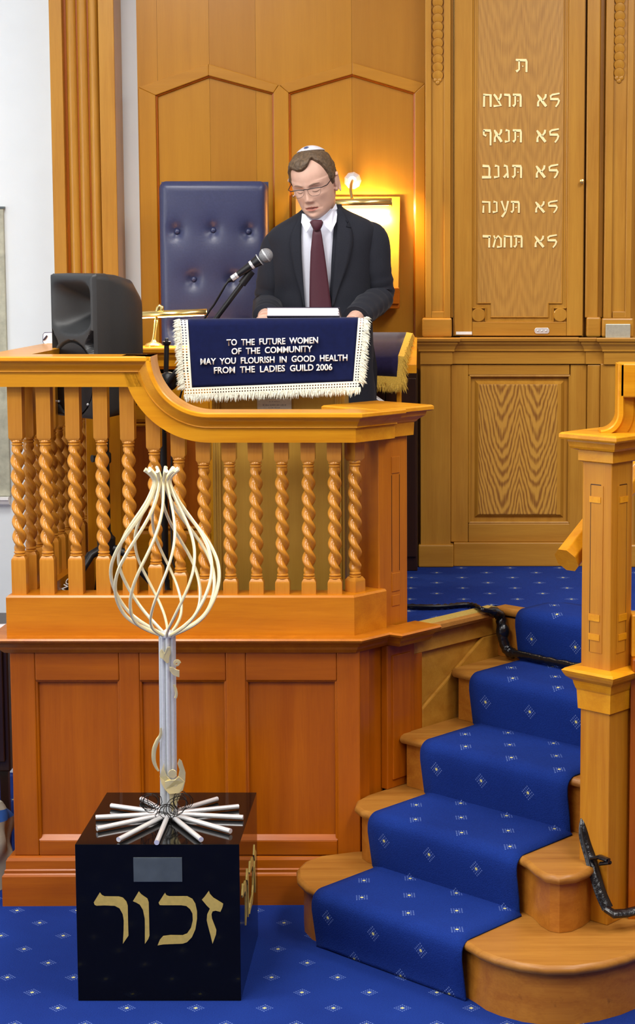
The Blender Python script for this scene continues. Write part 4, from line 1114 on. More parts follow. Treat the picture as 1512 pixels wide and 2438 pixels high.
for P_ in (p0, p1):
    MB().tube([P_, P_ + (p1 - p0).normalized() * .003], .0165, 20).build('end_cap', M['brass'], lamp, smooth=True)
MB().tube([p0 + Vector((.01, 0, -.003)), p1 + Vector((-.01, 0, -.003))], .0075, 12).build('tube_bulb', M['bulb'], lamp, smooth=True)

YCh = 7.46
ch = thing('throne_chair', 'tall navy leather buttoned chair back against the panelled wall', 'chair', (XU(508, 600, YCh), YCh + .2, ZP))
cx0, cx1 = XU(379, 600, YCh), XU(636, 600, YCh); cz1 = ZV(431, YCh); cz0 = ZP + .42
btn = [(421, 551), (507, 548), (591, 551), (461, 665), (553, 665), (421, 780), (507, 780), (591, 780)]
BT = [at(u, v, YCh) for u, v in btn]
NXc, NZc = 48, 84; rowsv = []
W_, H_ = cx1 - cx0, cz1 - cz0; rc_ = .03
for j in range(NZc + 1):
    r_ = []
    for i in range(NXc + 1):
        a = i / NXc; b_ = j / NZc
        x = cx0 + W_ * a; z = cz0 + H_ * b_
        ex = min(a, 1 - a) * W_; ez = (1 - b_) * H_
        dx_ = max(0, rc_ - ex); dz_ = max(0, rc_ - ez); dd = math.hypot(dx_, dz_)
        if dd > rc_ and dx_ > 0 and dz_ > 0:
            k_ = rc_ / dd; x += (dx_ * (1 - k_)) * (1 if a < .5 else -1); z -= dz_ * (1 - k_); dd = rc_
        y = YCh + .028 * (1 - math.sqrt(max(0, 1 - min(1, dd / rc_) ** 2)))
        y -= .012 * math.sin(PI * min(1, max(0, a))) ** .5
        for B_ in BT:
            d2 = (x - B_.x) ** 2 + (z - B_.z) ** 2
            y += .020 * math.exp(-d2 / (2 * .016 ** 2)) + .008 * math.exp(-d2 / (2 * .04 ** 2))
        r_.append(Vector((x, y, z)))
    rowsv.append(r_)
back_rows = [[Vector((p.x, YCh + .09, p.z)) for p in r_] for r_ in rowsv]
mb = MB().grid(rowsv)
edge = [r_[0] for r_ in rowsv] + rowsv[-1][1:] + [r_[-1] for r_ in rowsv[::-1]][1:] + rowsv[0][::-1][1:]
mb.grid([edge, [Vector((p.x, YCh + .09, p.z)) for p in edge]])
mb.add([(cx0, YCh + .09, cz0), (cx1, YCh + .09, cz0), (cx1, YCh + .09, cz1), (cx0, YCh + .09, cz1)], [(0, 1, 2, 3)])
back = mb.build('backrest', M['navy_leather'], ch, smooth=True, angle=50)
for B_ in BT: MB().ball((B_.x, YCh + .008, B_.z), .0105, 14, 8, (1, .6, 1)).build('button', M['navy_leather'], back, smooth=True)
MB().box(cx0, cx1, YCh - .23, YCh, ZP + .38, ZP + .48).build('seat', M['navy_leather'], ch, bevel=.02)
for xx in (cx0 + .03, cx1 - .03):
    for yy in (YCh - .20, YCh + .06):
        MB().box(xx - .025, xx + .025, yy - .025, yy + .025, ZP, ZP + (.38 if yy < YCh else .6)).build('leg', M['darkwood'], ch, bevel=.003)

# ================================================================== wall display board with picture light
YBd = 7.728
wb = thing('wall_display_board', 'oak display board on the wall under the brass picture light', 'display board', tuple(at(826, 730, YBd)))
bt, bb = 7.722, 7.60
def tilt(v): return bt + (bb - bt) * (v - 468) / (735 - 468)
P_ = [at(703, 468, bt), at(953, 468, bt), at(949, 692, tilt(692)), at(706, 692, tilt(692))]
vs = [tuple(p) for p in P_] + [(p.x, min(p.y + .03, YBd + .0), p.z - .004) for p in P_]
vs = [tuple(p) for p in P_] + [(p.x, YBd + .0, p.z) for p in P_]
MB().add(vs, [(0, 1, 2, 3), (7, 6, 5, 4), (0, 4, 5, 1), (1, 5, 6, 2), (2, 6, 7, 3), (3, 7, 4, 0)]).build('board', M['wall_wood'], wb, bevel=.002)
z6 = ZV(735, tilt(735)); z5 = ZV(692, tilt(692)); x6, x7 = XU(704, 700, tilt(700)), XU(951, 700, tilt(700))
MB().box(x6, x7, tilt(700) - .02, YBd, z6, z5 - .001).build('ledge', M['base_x'], wb, bevel=.004)
MB().box(x6, x7, tilt(700) - .032, tilt(700) - .02, z6 + .02, z5 + .012).build('lip', M['base_x'], wb, bevel=.002)
YPl = 7.60
plt = thing('picture_light', 'brass picture light with a tube shade on the panelled wall', 'lamp', tuple(at(840, 430, YBd)))
Mx = Matrix.Translation(at(840, 430, YBd)) @ Matrix.Rotation(PI / 2, 4, 'X')
MB().lathe([(.034, 0), (.036, .008), (.03, .02), (.018, .03), (.001, .034)], seg=9, M=Mx).build('wall_rose', M['chrome'], plt)
MB().tube([at(839, 430, YBd - .03), at(836, 440, 7.66), at(835, 455, 7.62), at(838, 473, YPl)], .0065, 10).build('arm', M['brass'], plt, smooth=True)
p0, p1 = at(786, 484, YPl), at(932, 482, YPl)
rowsv = []
for Q_ in (p0, p0 + (p1 - p0) * .5, p1):
    rowsv.append([Q_ + Vector((0, .0175 * math.cos(a), .0175 * math.sin(a))) for a in [PI * .02 + PI * 1.2 * k / 14 for k in range(15)]])
MB().grid(rowsv).build('shade', M['brass'], plt, smooth=True, angle=60, solid=.002)
for Q_ in (p0, p1): MB().tube([Q_, Q_ + (p1 - p0).normalized() * .003], .018, 20).build('end_cap', M['brass'], plt, smooth=True)
MB().tube([p0 + Vector((.01, .004, -.004)), p1 + Vector((-.01, .004, -.004))], .008, 12).build('tube_bulb', M['bulb'], plt, smooth=True)
def lamp_light(name, loc, rot, sx, sy, pw, col):
    return area(name, loc, rot, sx, sy, pw, col)
pm = (p0 + p1) / 2
lamp_light('picture_light_glow', (pm.x, pm.y + .012, pm.z - .014), (math.radians(32), 0, 0), (p1 - p0).length * .9, .012, PICT_W, (1.0, .74, .38))
lamp_light('picture_light_wall', (pm.x, pm.y + .05, pm.z - .002), (math.radians(90), 0, 0), (p1 - p0).length * .9, .02, PICT_W * .28, (1.0, .72, .34))
lamp_light('desk_lamp_glow', tuple(at(410, 757, YLp) + Vector((0, 0, -.008))), (0, 0, 0), .22, .014, 2.2, (1.0, .84, .58))

# ================================================================== side stand with gold-fringed cover
YS = 7.30
sd_ = thing('side_stand', 'small oak stand under a navy cover near the ark', 'stand', tuple(at(920, 1300, YS)))
yb, yf = 7.46, 7.24
def slab(u0, u1, vb, vf, th, name, m, parent, dz=0, bev=.002):
    a, b_ = at(u0, vb, yb), at(u1, vb, yb); c, d = at(u1, vf, yf), at(u0, vf, yf)
    x0, x1 = d.x, c.x; zb2, zf2 = a.z + dz, c.z + dz
    return MB().prism([(yb, zb2), (yf, zf2), (yf, zf2 - th), (yb, zb2 - th)], x0, x1, 'x').build(name, M[m], parent, bevel=bev)
slab(838, 992, 803, 868, .035, 'sloping_top', 'oak_x', sd_)
zf_ = at(900, 868, yf).z
for u_ in (862, 949):
    MB().box(XU(u_ - 5, 1000, yf), XU(u_ + 5, 1000, yf), yf + .02, yf + .05, ZP, zf_ - .02).build('leg', M['oak_z'], sd_, bevel=.003)
    MB().box(XU(u_ - 5, 1000, yf), XU(u_ + 5, 1000, yf), yb - .05, yb - .02, ZP, zf_ + .02).build('leg', M['oak_z'], sd_, bevel=.003)
MB().tube([at(880, 938, yf + .01), at(930, 972, yf + .01)], .010, 4).build('brace', M['white'], sd_)
cv = thing('stand_cover', 'dusty navy velvet cover with a gold fringe on the side stand', 'cover', tuple(at(920, 925, yf)))
up_b = [at(u, 799, yb) for u in (842, 868, 893, 920, 945, 968)]
up_f = [at(u, 855, yf) for u in (842, 866, 890, 910, 930, 948)]
dn = [at(u, v, yf - .008) for u, v in ((842, 893), (866, 893), (890, 894), (910, 895), (930, 896), (945, 897))]
off = Vector((0, -.002, .012))
MB().grid([[p + off for p in up_b], [(a + b_) / 2 + off for a, b_ in zip(up_b, up_f)], [p + off for p in up_f], [p + Vector((0, -.012, -.01)) for p in up_f], dn]).build('velvet', M['navy_velvet2'], cv, smooth=True, angle=180, solid=.003)
def gband(a, b_, name='gold_braid'):
    MB().grid([a, b_]).build(name, M['goldfringe'], cv, solid=.004)
gband([p + Vector((0, -.004, 0)) for p in dn], [p + Vector((0, -.006, -.028)) for p in dn])
e1 = [up_b[-1] + off, (up_b[-1] + up_f[-1]) / 2 + off, up_f[-1] + off, dn[-1] + Vector((0, -.004, 0)), dn[-1] + Vector((0, -.006, -.028))]
gband(e1, [p + Vector((.024, 0, -.004)) for p in e1])
rt = [dn[0] + (dn[-1] - dn[0]) * (k / 60) + Vector((0, -.006, -.026)) for k in range(66)]
rt2 = []
for k in range(4):
    for t in range(14): rt2.append(e1[k] + (e1[k + 1] - e1[k]) * (t / 14) + Vector((.022, 0, -.004)))
fringe('fringe', M['goldfringe'], cv, rt + rt2, [Vector((0, -.05, -1))] * len(rt) + [Vector((.35, -.05, -.9))] * len(rt2), .026, .034, 6, .0014)
cb = thing('dark_filler', 'added dark box filling the dark gap between side stand and ark', 'dark filler', (XU(930, 1300, 7.6), 7.6, ZP))  # made-up box, added to fill the dark gap behind the stand
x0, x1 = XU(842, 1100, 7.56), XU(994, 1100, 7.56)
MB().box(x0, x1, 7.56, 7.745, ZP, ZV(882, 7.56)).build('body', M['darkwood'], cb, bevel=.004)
for a, b_ in ((.02, .49), (.51, .98)):  # front leaves of the added dark box
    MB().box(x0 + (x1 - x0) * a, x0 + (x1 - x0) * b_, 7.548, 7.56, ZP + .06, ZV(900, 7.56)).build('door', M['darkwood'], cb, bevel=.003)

# ================================================================== loudspeaker on a tripod stand
TH_ = math.radians(-47)
spx = at(243, 900, 6.66)
SB = ZV(994, 6.58)
MS = Matrix.Translation((spx.x, 6.66, SB)) @ Matrix.Rotation(TH_, 4, 'Z')
spk = thing('loudspeaker', 'black moulded loudspeaker turned to the left behind the pulpit rail', 'loudspeaker', (spx.x, 6.66, SB))
SWd, SDp, SHt = .285, .25, ZV(652, 6.58) - SB
sm = lambda t: 0 if t <= 0 else (1 if t >= 1 else t * t * (3 - 2 * t))
NXs, NZs = 56, 96; rowsv = []
hw_ = SWd / 2; zh = SHt * .765; hh = SHt * .20; zw = SHt * .27; rw = hw_ * .97
for j in range(NZs + 1):
    r_ = []
    for i in range(NXs + 1):
        x = -hw_ + SWd * i / NXs; z = SHt * j / NZs
        y = -SDp / 2
        # horn: wide mouth narrowing to a slot-shaped throat
        q_ = (abs(x / (hw_ * .93)) ** 5 + abs((z - zh) / hh * (1.0 + .0 * x)) ** 5) ** .2
        lower = zh - hh * (1 - .55 * (x / hw_) ** 2)
        dep = .125 * sm((1 - q_) / .98) ** .8
        if z < lower + .02: dep *= sm((z - lower + .01) / .03)
        # ports either side between horn and woofer
        pz = SHt * .515
        pt = abs(x) / hw_ - (.62 + abs(z - pz) / (SHt * .35))
        dep = max(dep, .035 * sm(pt / .05) * (1 if abs(x) < hw_ * .93 else 0)) if abs(z - pz) < SHt * .09 else dep
        # woofer: shallow dish with a rim
        d_ = math.hypot(x, z - zw)
        dep = max(dep, .012 * sm((rw - d_) / .006))
        # rounded front edges
        ex = min(hw_ - abs(x), z if z < SHt / 2 else SHt - z); rd = .018
        y += dep + (rd - math.sqrt(max(0, rd * rd - (rd - min(ex, rd)) ** 2)))
        r_.append(Vector((x, y, z)))
    rowsv.append(r_)
MB(MS).grid(rowsv).build('front_baffle', M['black_plastic'], spk, smooth=True, angle=60)
def ring_at(y, kx, zlo, zhi, rr_):
    out = []
    w2 = hw_ * kx
    for (cx_, cz_, a0) in ((w2 - rr_, zhi - rr_, 0), (-w2 + rr_, zhi - rr_, PI / 2), (-w2 + rr_, zlo + rr_, PI), (w2 - rr_, zlo + rr_, 3 * PI / 2)):
        for k in range(6):
            a = a0 + PI / 2 * k / 5; out.append(Vector((cx_ + rr_ * math.cos(a), y, cz_ + rr_ * math.sin(a))))
    return out
rg = [ring_at(-SDp / 2 + .018, 1.0, 0, SHt, .02), ring_at(-SDp / 2 + .07, 1.0, 0, SHt + .002, .03), ring_at(-SDp / 2 + .075, .99, .003, SHt, .03), ring_at(0, .93, .006, SHt - .004, .04), ring_at(SDp * .3, .78, .015, SHt - .02, .05), ring_at(SDp * .5, .55, .04, SHt - .06, .06)]
mb = MB(MS).grid(rg, closed=True); mb.add(rg[-1], [tuple(range(24))]); mb.build('cabinet', M['black_plastic'], spk, smooth=True, angle=35)
wz = Matrix.Translation((spx.x, 6.66, SB)) @ Matrix.Rotation(TH_, 4, 'Z') @ Matrix.Translation((0, -SDp / 2 + .008, zw)) @ Matrix.Rotation(PI / 2, 4, 'X')
MB().lathe([(rw - .008, 0), (rw - .009, .004), (rw * .6, .007), (.001, .008)], seg=48, M=wz).build('woofer_grille', M['black_satin'], spk, smooth=True)
for ax_, az_ in ((-.7, .62), (.7, .62), (-.7, -.62), (.7, -.62)):
    MB(MS).ball((ax_ * rw, -SDp / 2 + .002, zw + az_ * rw), .005, 10, 6).build('screw', M['steel'], spk, smooth=True)
ss = thing('speaker_stand', 'black tripod stand with white lettering under the loudspeaker', 'speaker stand', (spx.x, 6.68, ZP))
px_, py_ = spx.x, 6.68
MB().tube([(px_, py_, ZP + .16), (px_, py_, SB + .001)], .017, 14).build('pole', M['black_satin'], ss, smooth=True)
zh_ = ZV(1293, py_)
MB().lathe([(.02, zh_ - .05), (.032, zh_ - .04), (.034, zh_ + .02), (.024, zh_ + .03), (.02, zh_ + .04)], (px_, py_), 16).build('hub', M['black_satin'], ss, smooth=True)
zk_ = ZV(1090, py_)
MB().lathe([(.02, zk_ - .02), (.024, zk_ - .015), (.024, zk_ + .015), (.02, zk_ + .02)], (px_, py_), 16).build('collar', M['black_satin'], ss, smooth=True)
kd = Vector((-.8, -.6, 0))
MB().tube([Vector((px_, py_, zk_)) + kd * .02, Vector((px_, py_, zk_)) + kd * .05], [.008, .014], 12).build('knob', M['black_satin'], ss, smooth=True)
for k, aa in enumerate((-2.2, -.25, 1.9)):
    d_ = Vector((math.cos(aa), math.sin(aa), 0)); e_ = Vector((px_, py_, ZP + .012)) + d_ * .27
    hp = Vector((px_, py_, zh_ - .02)) + d_ * .03; kn = hp + d_ * .05 + Vector((0, 0, -.015))
    lg = MB().tube([hp, kn, kn + (e_ - kn) * .5, e_], [.016, .016, .013, .012], 10).build('leg', M['black_satin'], ss, smooth=True)
    MB().ball(e_, .016, 12, 8).build('rubber_foot', M['black_hole'], lg, smooth=True)
    if k == 0:
        u_ = (e_ - kn).normalized(); vv = Vector((0, -1, 0)).cross(u_).normalized()
        text_mesh('NOA', 'lettering', M['letter_white'], lg, kn + u_ * .16 + Vector((0, -.0165, 0)) - vv * .010, -u_, vv if vv.x < 0 else -vv, .075, .018, .001, bold=.02)

# ================================================================== microphone on its stand
YM = 6.90
ms = thing('microphone_stand', 'black boom microphone stand beside the lectern', 'microphone stand', tuple(at(393, 1415, YM)))
pb = at(393, 1300, YM)
fx_ = pb.x
MB().lathe([(.105, ZP), (.105, ZP + .012), (.03, ZP + .025), (.016, ZP + .05), (.016, ZP + .08)], (fx_, YM), 28).build('foot', M['black_satin'], ms, smooth=True)
MB().tube([(fx_, YM, ZP + .06), (fx_, YM, ZV(1030, YM)), (fx_, YM, ZV(1029, YM)), (XU(395, 905, YM), YM, ZV(905, YM)), (XU(397, 830, YM), YM, ZV(822, YM))], [.013, .013, .0095, .0095, .0095], 12).build('pole', M['black_satin'], ms, smooth=True)
tp_ = Vector((XU(397, 825, YM), YM, ZV(822, YM)))
MB().lathe([(.011, tp_.z), (.016, tp_.z + .006), (.016, tp_.z + .014), (.008, tp_.z + .016), (.006, tp_.z + .026)], (tp_.x, YM), 14).build('clamp', M['black_satin'], ms, smooth=True)
pv = at(401, 908, YM - .02)
MB().ball(pv, .036, 22, 14, (1, .55, 1)).build('pivot', M['black_satin'], ms, smooth=True)
b0, b1 = at(399, 912, YM - .045), at(597, 648, YM - .045)
MB().tube([b0, b1], .0095, 12).build('boom', M['black_satin'], ms, smooth=True)
MB().tube([b1 + (b1 - b0).normalized() * -.055, b1 + (b1 - b0).normalized() * .005], .015, 12).build('boom_end', M['black_satin'], ms, smooth=True)
mic = thing('microphone', 'handheld style microphone with a silver grille on the boom', 'microphone', tuple(at(597, 632, YM - .055)))
m0, m1 = at(543, 670, YM - .06), at(636, 606, YM - .06)
dm = (m1 - m0).normalized(); LM = (m1 - m0).length
def mp_(t): return m0 + dm * LM * t
MB().tube([mp_(.0), mp_(.10)], [.006, .010], 12).build('plug', M['black_satin'], mic, smooth=True)
MB().tube([mp_(.10), mp_(.19)], .0115, 16).build('ring', M['chrome'], mic, smooth=True)
MB().tube([mp_(.20), mp_(.25)], .0115, 16).build('ring', M['chrome'], mic, smooth=True)
MB().tube([mp_(.25), mp_(.52), mp_(.62)], [.0115, .0145, .0165], 18).build('body', M['black_satin'], mic, smooth=True)
MB().tube([mp_(.585), mp_(.64)], .0172, 18).build('ring', M['chrome'], mic, smooth=True)
MB().tube([mp_(.64), mp_(.80)], [.0165, .0215], 18).build('neck', M['black_satin'], mic, smooth=True)
MB().ball(mp_(.97), .0262, 26, 18).build('grille', M['micgrille'], mic, smooth=True)
MB().tube([mp_(.955), mp_(.985)], .0268, 26).build('band', M['steel'], mic, smooth=True)
MB().tube([mp_(.80), mp_(.815)], .0235, 22).build('band', M['steel'], mic, smooth=True)
cable_p = [m0, at(536, 680, YM - .06), at(522, 705, YM - .04), at(510, 725, YM - .02), at(500, 738, YM - .02), at(480, 770, YM), at(455, 850, YM), at(425, 960, YM), at(410, 1060, YM), at(405, 1200, YM), at(412, 1340, YM - .03), at(440, 1405, YM - .1)]
cbl = MB().tube(cable_p, .0038, 8).build('microphone_cable', M['black_satin'], None, smooth=True)
tag(cbl, 'thin black microphone cable hanging down along the boom stand', 'cable')

# ================================================================== cables taped over the platform edge
path3 = [atz(960, 1443, ZP + .012), atz(1010, 1445, ZP + .012), atz(1060, 1444, ZP + .012), atz(1100, 1440, ZP + .012), atz(1128, 1442, ZP + .014), atz(1150, 1452, ZP + .014)]
def s3(s_, o, z): p = st(s_, o); return Vector((p.x, p.y, z))
path3 += [s3(s5 - .03, .045, ZP - .02), s3(s5 - .03, .06, .83), s3(s5 - .025, .085, .775), s3(s5 - .03, .15, .772), s3(s5 - .04, .3, .772), s3(s5 - .045, .5, .772), s3(s5 - .04, .7, .772)]
def smooth_path(P, n=6):
    out = []
    for i in range(len(P) - 1):
        p0 = P[max(i - 1, 0)]; p1 = P[i]; p2 = P[i + 1]; p3 = P[min(i + 2, len(P) - 1)]
        for k in range(n):
            t = k / n; out.append(.5 * ((2 * p1) + (p2 - p0) * t + (2 * p0 - 5 * p1 + 4 * p2 - p3) * t * t + (3 * p1 - p0 - 3 * p2 + p3) * t ** 3))
    out.append(P[-1]); return out
sp3 = smooth_path(path3)
cbt = thing('taped_cables', 'black taped bundle of cables trailing over the platform edge onto the stairs', 'cables', tuple(path3[3]))
MB().tube(sp3, [.0065 + .005 * abs(math.sin(k * 1.7)) + (.010 if 32 < k < 52 else 0) + (.005 if k >= 52 else 0) for k in range(len(sp3))], 10).build('bundle', M['black_tape'], cbt, smooth=True, angle=60)
MB().tube([p + Vector((.006, -.008, .004)) for p in sp3[::3]], .005, 8).build('cable', M['black_satin'], cbt, smooth=True)
MB().ball(s3(s5 - .03, .062, .845), .026, 14, 10, (1, .8, 1.25)).build('knot', M['black_tape'], cbt, smooth=True)
ct2 = thing('newel_tape', 'strip of black tape and cable running down the newel foot', 'tape', tuple(at(1430, 2120, 5.44)))
pp = [at(1391, 1936, 5.555), at(1389, 1962, 5.535), at(1394, 2000, 5.52), at(1405, 2040, 5.50), at(1416, 2080, 5.475), at(1430, 2125, 5.45), at(1447, 2163, 5.43)]
sp4 = smooth_path(pp, 5)
MB().tube(sp4, [.004 + .014 * min(1, k / 8) for k in range(len(sp4))], 8, flat=(.35, 1), up=(0, -1, 0)).build('tape', M['black_tape'], ct2, smooth=True, angle=50)
MB().tube([p + Vector((-.008, -.004, 0)) for p in sp4[6:22]], .0045, 8).build('cable', M['black_satin'], ct2, smooth=True)
MB().tube([at(1442, 2163, 5.425), at(1462, 2176, 5.415), at(1490, 2174, 5.43), at(1530, 2164, 5.45), at(1580, 2150, 5.47)], [.017, .020, .018, .018, .018], 10, flat=(.6, 1)).build('tape', M['black_tape'], ct2, smooth=True)
MB().tube([at(1410, 2044, 5.485), at(1428, 2040, 5.46), at(1448, 2048, 5.435), at(1452, 2054, 5.43), at(1430, 2056, 5.45)], [.012, .014, .012, .012, .012], 8, flat=(.5, 1)).build('tape_tail', M['black_tape'], ct2, smooth=True)

# ================================================================== memorial sculpture
cu0, cu1, cy0, cy1, ch_ = -1.077, -.588, 5.34, 5.875, .484
scu = thing('memorial_sculpture', 'metal memorial sculpture of a wire bulb on a black block', 'sculpture', ((cu0 + cu1) / 2, (cy0 + cy1) / 2, 0))
blk = MB().box(cu0, cu1, cy0, cy1, 0, ch_).build('block', M['black_gloss'], scu, bevel=.0015)
MB().box(XU(318, 2070, cy0), XU(434, 2070, cy0), cy0 - .003, cy0, ZV(2099, cy0), ZV(2041, cy0)).build('name_plate', M['greyplate'], blk, bevel=.0008)
GL = [[(218, 965), (232, 983), (250, 991), (345, 992), (372, 1000), (395, 1025), (404, 1052), (406, 1150), (409, 1252), (372, 1306), (377, 1215), (378, 1150), (371, 1108), (350, 1070), (318, 1053), (250, 1050), (196, 1052), (184, 1046), (178, 1030)],
      [(478, 957), (492, 975), (512, 990), (535, 1005), (544, 1030), (547, 1150), (549, 1252), (541, 1275), (519, 1306), (519, 1200), (518, 1140), (506, 1080), (485, 1045), (462, 1032), (439, 1022)],
      [(652, 967), (662, 984), (680, 990), (800, 990), (835, 1008), (855, 1040), (866, 1090), (866, 1140), (855, 1210), (832, 1262), (800, 1295), (770, 1305), (690, 1308), (640, 1310), (603, 1317), (618, 1280), (640, 1255), (690, 1249), (770, 1250), (800, 1238), (826, 1200), (838, 1150), (836, 1105), (820, 1075), (795, 1054), (760, 1049), (640, 1049), (618, 1048), (610, 1032)],
      [(945, 954), (952, 975), (975, 1000), (1005, 1018), (1040, 1040), (1036, 1062), (1022, 1093), (990, 1085), (970, 1090), (962, 1110), (966, 1140), (982, 1180), (995, 1215), (992, 1245), (970, 1306), (955, 1245), (938, 1180), (931, 1150), (934, 1110), (952, 1072), (930, 1050), (899, 1012), (915, 995)]]
sc_ = 540 / 1512
def glyph(pts, face):
    out = []
    for a, b_ in pts:
        p = at(160 + a * sc_, 1780 + b_ * sc_, cy0); out.append((p.x, p.z))
    if face == 'front': MB().prism(out, cy0 - .0025, cy0 + .001).build('letter', M['gilt'], blk)
    else: MB().prism([(cy0 + (x - cu0) * (cy1 - cy0) / (cu1 - cu0), z) for x, z in out], cu1 - .001, cu1 + .0025, 'x').build('letter', M['gilt'], blk)
for g in GL: glyph(g, 'front'); glyph(g, 'side')
cc = atz(402, 1946, ch_); ccx, ccy = cc.x, cc.y
# radiating rods
ends = [(228, 1946), (231, 1973), (282, 1999), (373, 2006), (479, 1999), (549, 1979), (579, 1946), (568, 1920), (517, 1902), (337, 1902), (265, 1918)]
for u, v in ends:
    e_ = atz(u, v, ch_ + .010); d_ = (Vector((e_.x, e_.y)) - Vector((ccx, ccy)))
    s_ = Vector((ccx, ccy, ch_ + .012)) + Vector((d_.x, d_.y, 0)).normalized() * .03
    mb = MB().tube([s_, e_], .0078, 14); mb.build('floor_rod', M['chrome'], scu, smooth=True)
# column of seven tubes
ctop = at(398, 1516, ccy)
for k in range(8):
    a = 2 * PI * k / 8 + .2; rr_ = .019
    d_ = Vector((rr_ * math.cos(a), rr_ * math.sin(a), 0))
    MB().tube([Vector((ccx, ccy, ch_ + .001)) + d_, ctop + d_], .0074, 12).build('column_tube', M['steel'], scu, smooth=True)
MB().lathe([(.026, 0), (.027, .006), (.022, .016), (.006, .022)], seg=20, M=Matrix.Translation(ctop)).build('collar', M['steel'], scu, smooth=True)
MB().ball(ctop + Vector((.002, -.004, .016)), .011, 14, 10).build('rivet', M['chrome'], scu, smooth=True)
# swirling bulb
prof_b = [(1512, 12), (1506, 26), (1496, 48), (1480, 76), (1462, 96), (1440, 110), (1410, 122), (1375, 128), (1340, 125), (1305, 112), (1275, 95), (1245, 74), (1215, 52), (1190, 36), (1165, 24), (1150, 19), (1140, 20), (1131, 25), (1123, 33), (1117, 41)]
zz = [ZV(v, ccy) for v, r in prof_b]; pxm = ccy / F_PX * 1.01
NR = 12
for k in range(NR):
    pts = []
    for i, (v, r) in enumerate(prof_b):
        t = i / (len(prof_b) - 1); a = 2 * PI * k / NR + 1.25 * (zz[i] - zz[0]) / (zz[-1] - zz[0]) * 1.1 + .1
        cxv = XU(398 + (385 - 398) * (1512 - v) / 392, v, ccy)
        pts.append(Vector((cxv + r * pxm * math.cos(a), ccy + r * pxm * math.sin(a), zz[i])))
    pp2 = smooth_path(pts, 4)
    rad = [.0056 if q_ < len(pp2) - 12 else .0068 for q_ in range(len(pp2))]
    MB().tube(pp2, rad, 8, flat=(1, .8)).build('bulb_rod', M['palegold'], scu, smooth=True)
# gold foil figures and curls on the column
def foil(pts, y, th=.003, bend=.0):
    out = [at(160 + a * sc_, 1780 + b_ * sc_, y) for a, b_ in pts]; cx_ = sum(p.x for p in out) / len(out)
    n = len(out); vs = [p + Vector((0, bend * ((p.x - cx_) / .03) ** 2, 0)) for p in out] + [p + Vector((0, th + bend * ((p.x - cx_) / .03) ** 2, 0)) for p in out]
    mb = MB().add(vs, [tuple(range(n)), tuple(range(2 * n - 1, n - 1, -1))] + [(i, i + n, (i + 1) % n + n, (i + 1) % n) for i in range(n)])
    return mb
yf_ = ccy - .038
fg = foil([(627, 152), (612, 200), (624, 245), (650, 285), (680, 312), (745, 304), (770, 288), (784, 232), (786, 172), (762, 92), (746, 76), (734, 108), (748, 150), (740, 190), (716, 214), (690, 216), (664, 192), (646, 150), (644, 108)], yf_, bend=.006).build('foil_figure', M['foil'], scu, bevel=.0008)
foil([(650, 228), (690, 218), (716, 216), (745, 195), (782, 232), (770, 288), (745, 304), (680, 312), (652, 284)], yf_ - .003, bend=.005).build('torso', M['foil'], fg, bevel=.0008)
MB().lathe([(.0125, -.0015), (.0135, 0), (.0125, .0015)], seg=18, M=Matrix.Translation(at(411, 1842, yf_ - .004)) @ Matrix.Rotation(PI / 2, 4, 'X')).build('head', M['foil'], fg, smooth=True)
foil([(680, 314), (762, 304), (742, 350), (722, 395), (700, 430), (690, 380)], yf_ + .004, bend=.01).build('skirt', M['foil'], fg, bevel=.0008)
px2 = lambda u, v: ((u - 160) / sc_, (v - 1780) / sc_)
fg2 = foil([px2(*p) for p in ((379, 1553), (384, 1545), (392, 1555), (398, 1541), (405, 1540), (406, 1556), (403, 1566), (402, 1578), (397, 1580), (388, 1570), (380, 1566))], yf_, bend=.008).build('foil_figure', M['foil'], scu, bevel=.0008)
fg3 = foil([px2(*p) for p in ((403, 1588), (412, 1589), (420, 1594), (427, 1596), (427, 1613), (420, 1611), (411, 1606), (404, 1598))], yf_, bend=.006).build('foil_figure', M['foil'], scu, bevel=.0008)
sp_ = [at(421, 1579, yf_) + Vector((.010 * math.cos(a) * (1 - a / 14), 0, .010 * math.sin(a) * (1 - a / 14))) for a in [k * .5 for k in range(20)]]
MB().tube(sp_, .0016, 6, flat=(1, 2.5)).build('foil_curl', M['foil'], scu, smooth=True)
cl_ = smooth_path([at(u, v, ccy - .03) for u, v in ((383, 1733), (382, 1750), (374, 1765), (367, 1785), (366, 1808), (371, 1825), (378, 1836))], 5)
MB().tube(cl_, [.002 + .003 * math.sin(PI * k / (len(cl_) - 1)) for k in range(len(cl_))], 8, flat=(.3, 1.4)).build('foil_curl', M['foil'], scu, smooth=True)
cl_ = smooth_path([at(u, v, ccy - .03) for u, v in ((414, 1630), (418, 1640), (420, 1652), (418, 1662))], 5)
MB().tube(cl_, .003, 8, flat=(.3, 1.4)).build('foil_curl', M['foil'], scu, smooth=True)
# barbed wire tangles
for (u, v, n_t) in ((356, 1912, 1), (428, 1912, 1), (394, 1938, 1)):
    c0 = at(u, v, ccy - .05); pts = []
    for k in range(70):
        a = k * .55; r_ = .028 + .012 * math.sin(k * .37 + u)
        pts.append(c0 + Vector((r_ * math.cos(a + u) * .85 + .012 * math.sin(k * .21), .02 * math.sin(k * .33) + .012 * math.cos(a), r_ * math.sin(a + u) * .85)))
    for p in pts: p.z = max(p.z, ch_ + .004)
    MB().tube(pts, .0012, 5).build('wire_tangle', M['wire'], scu, smooth=True)

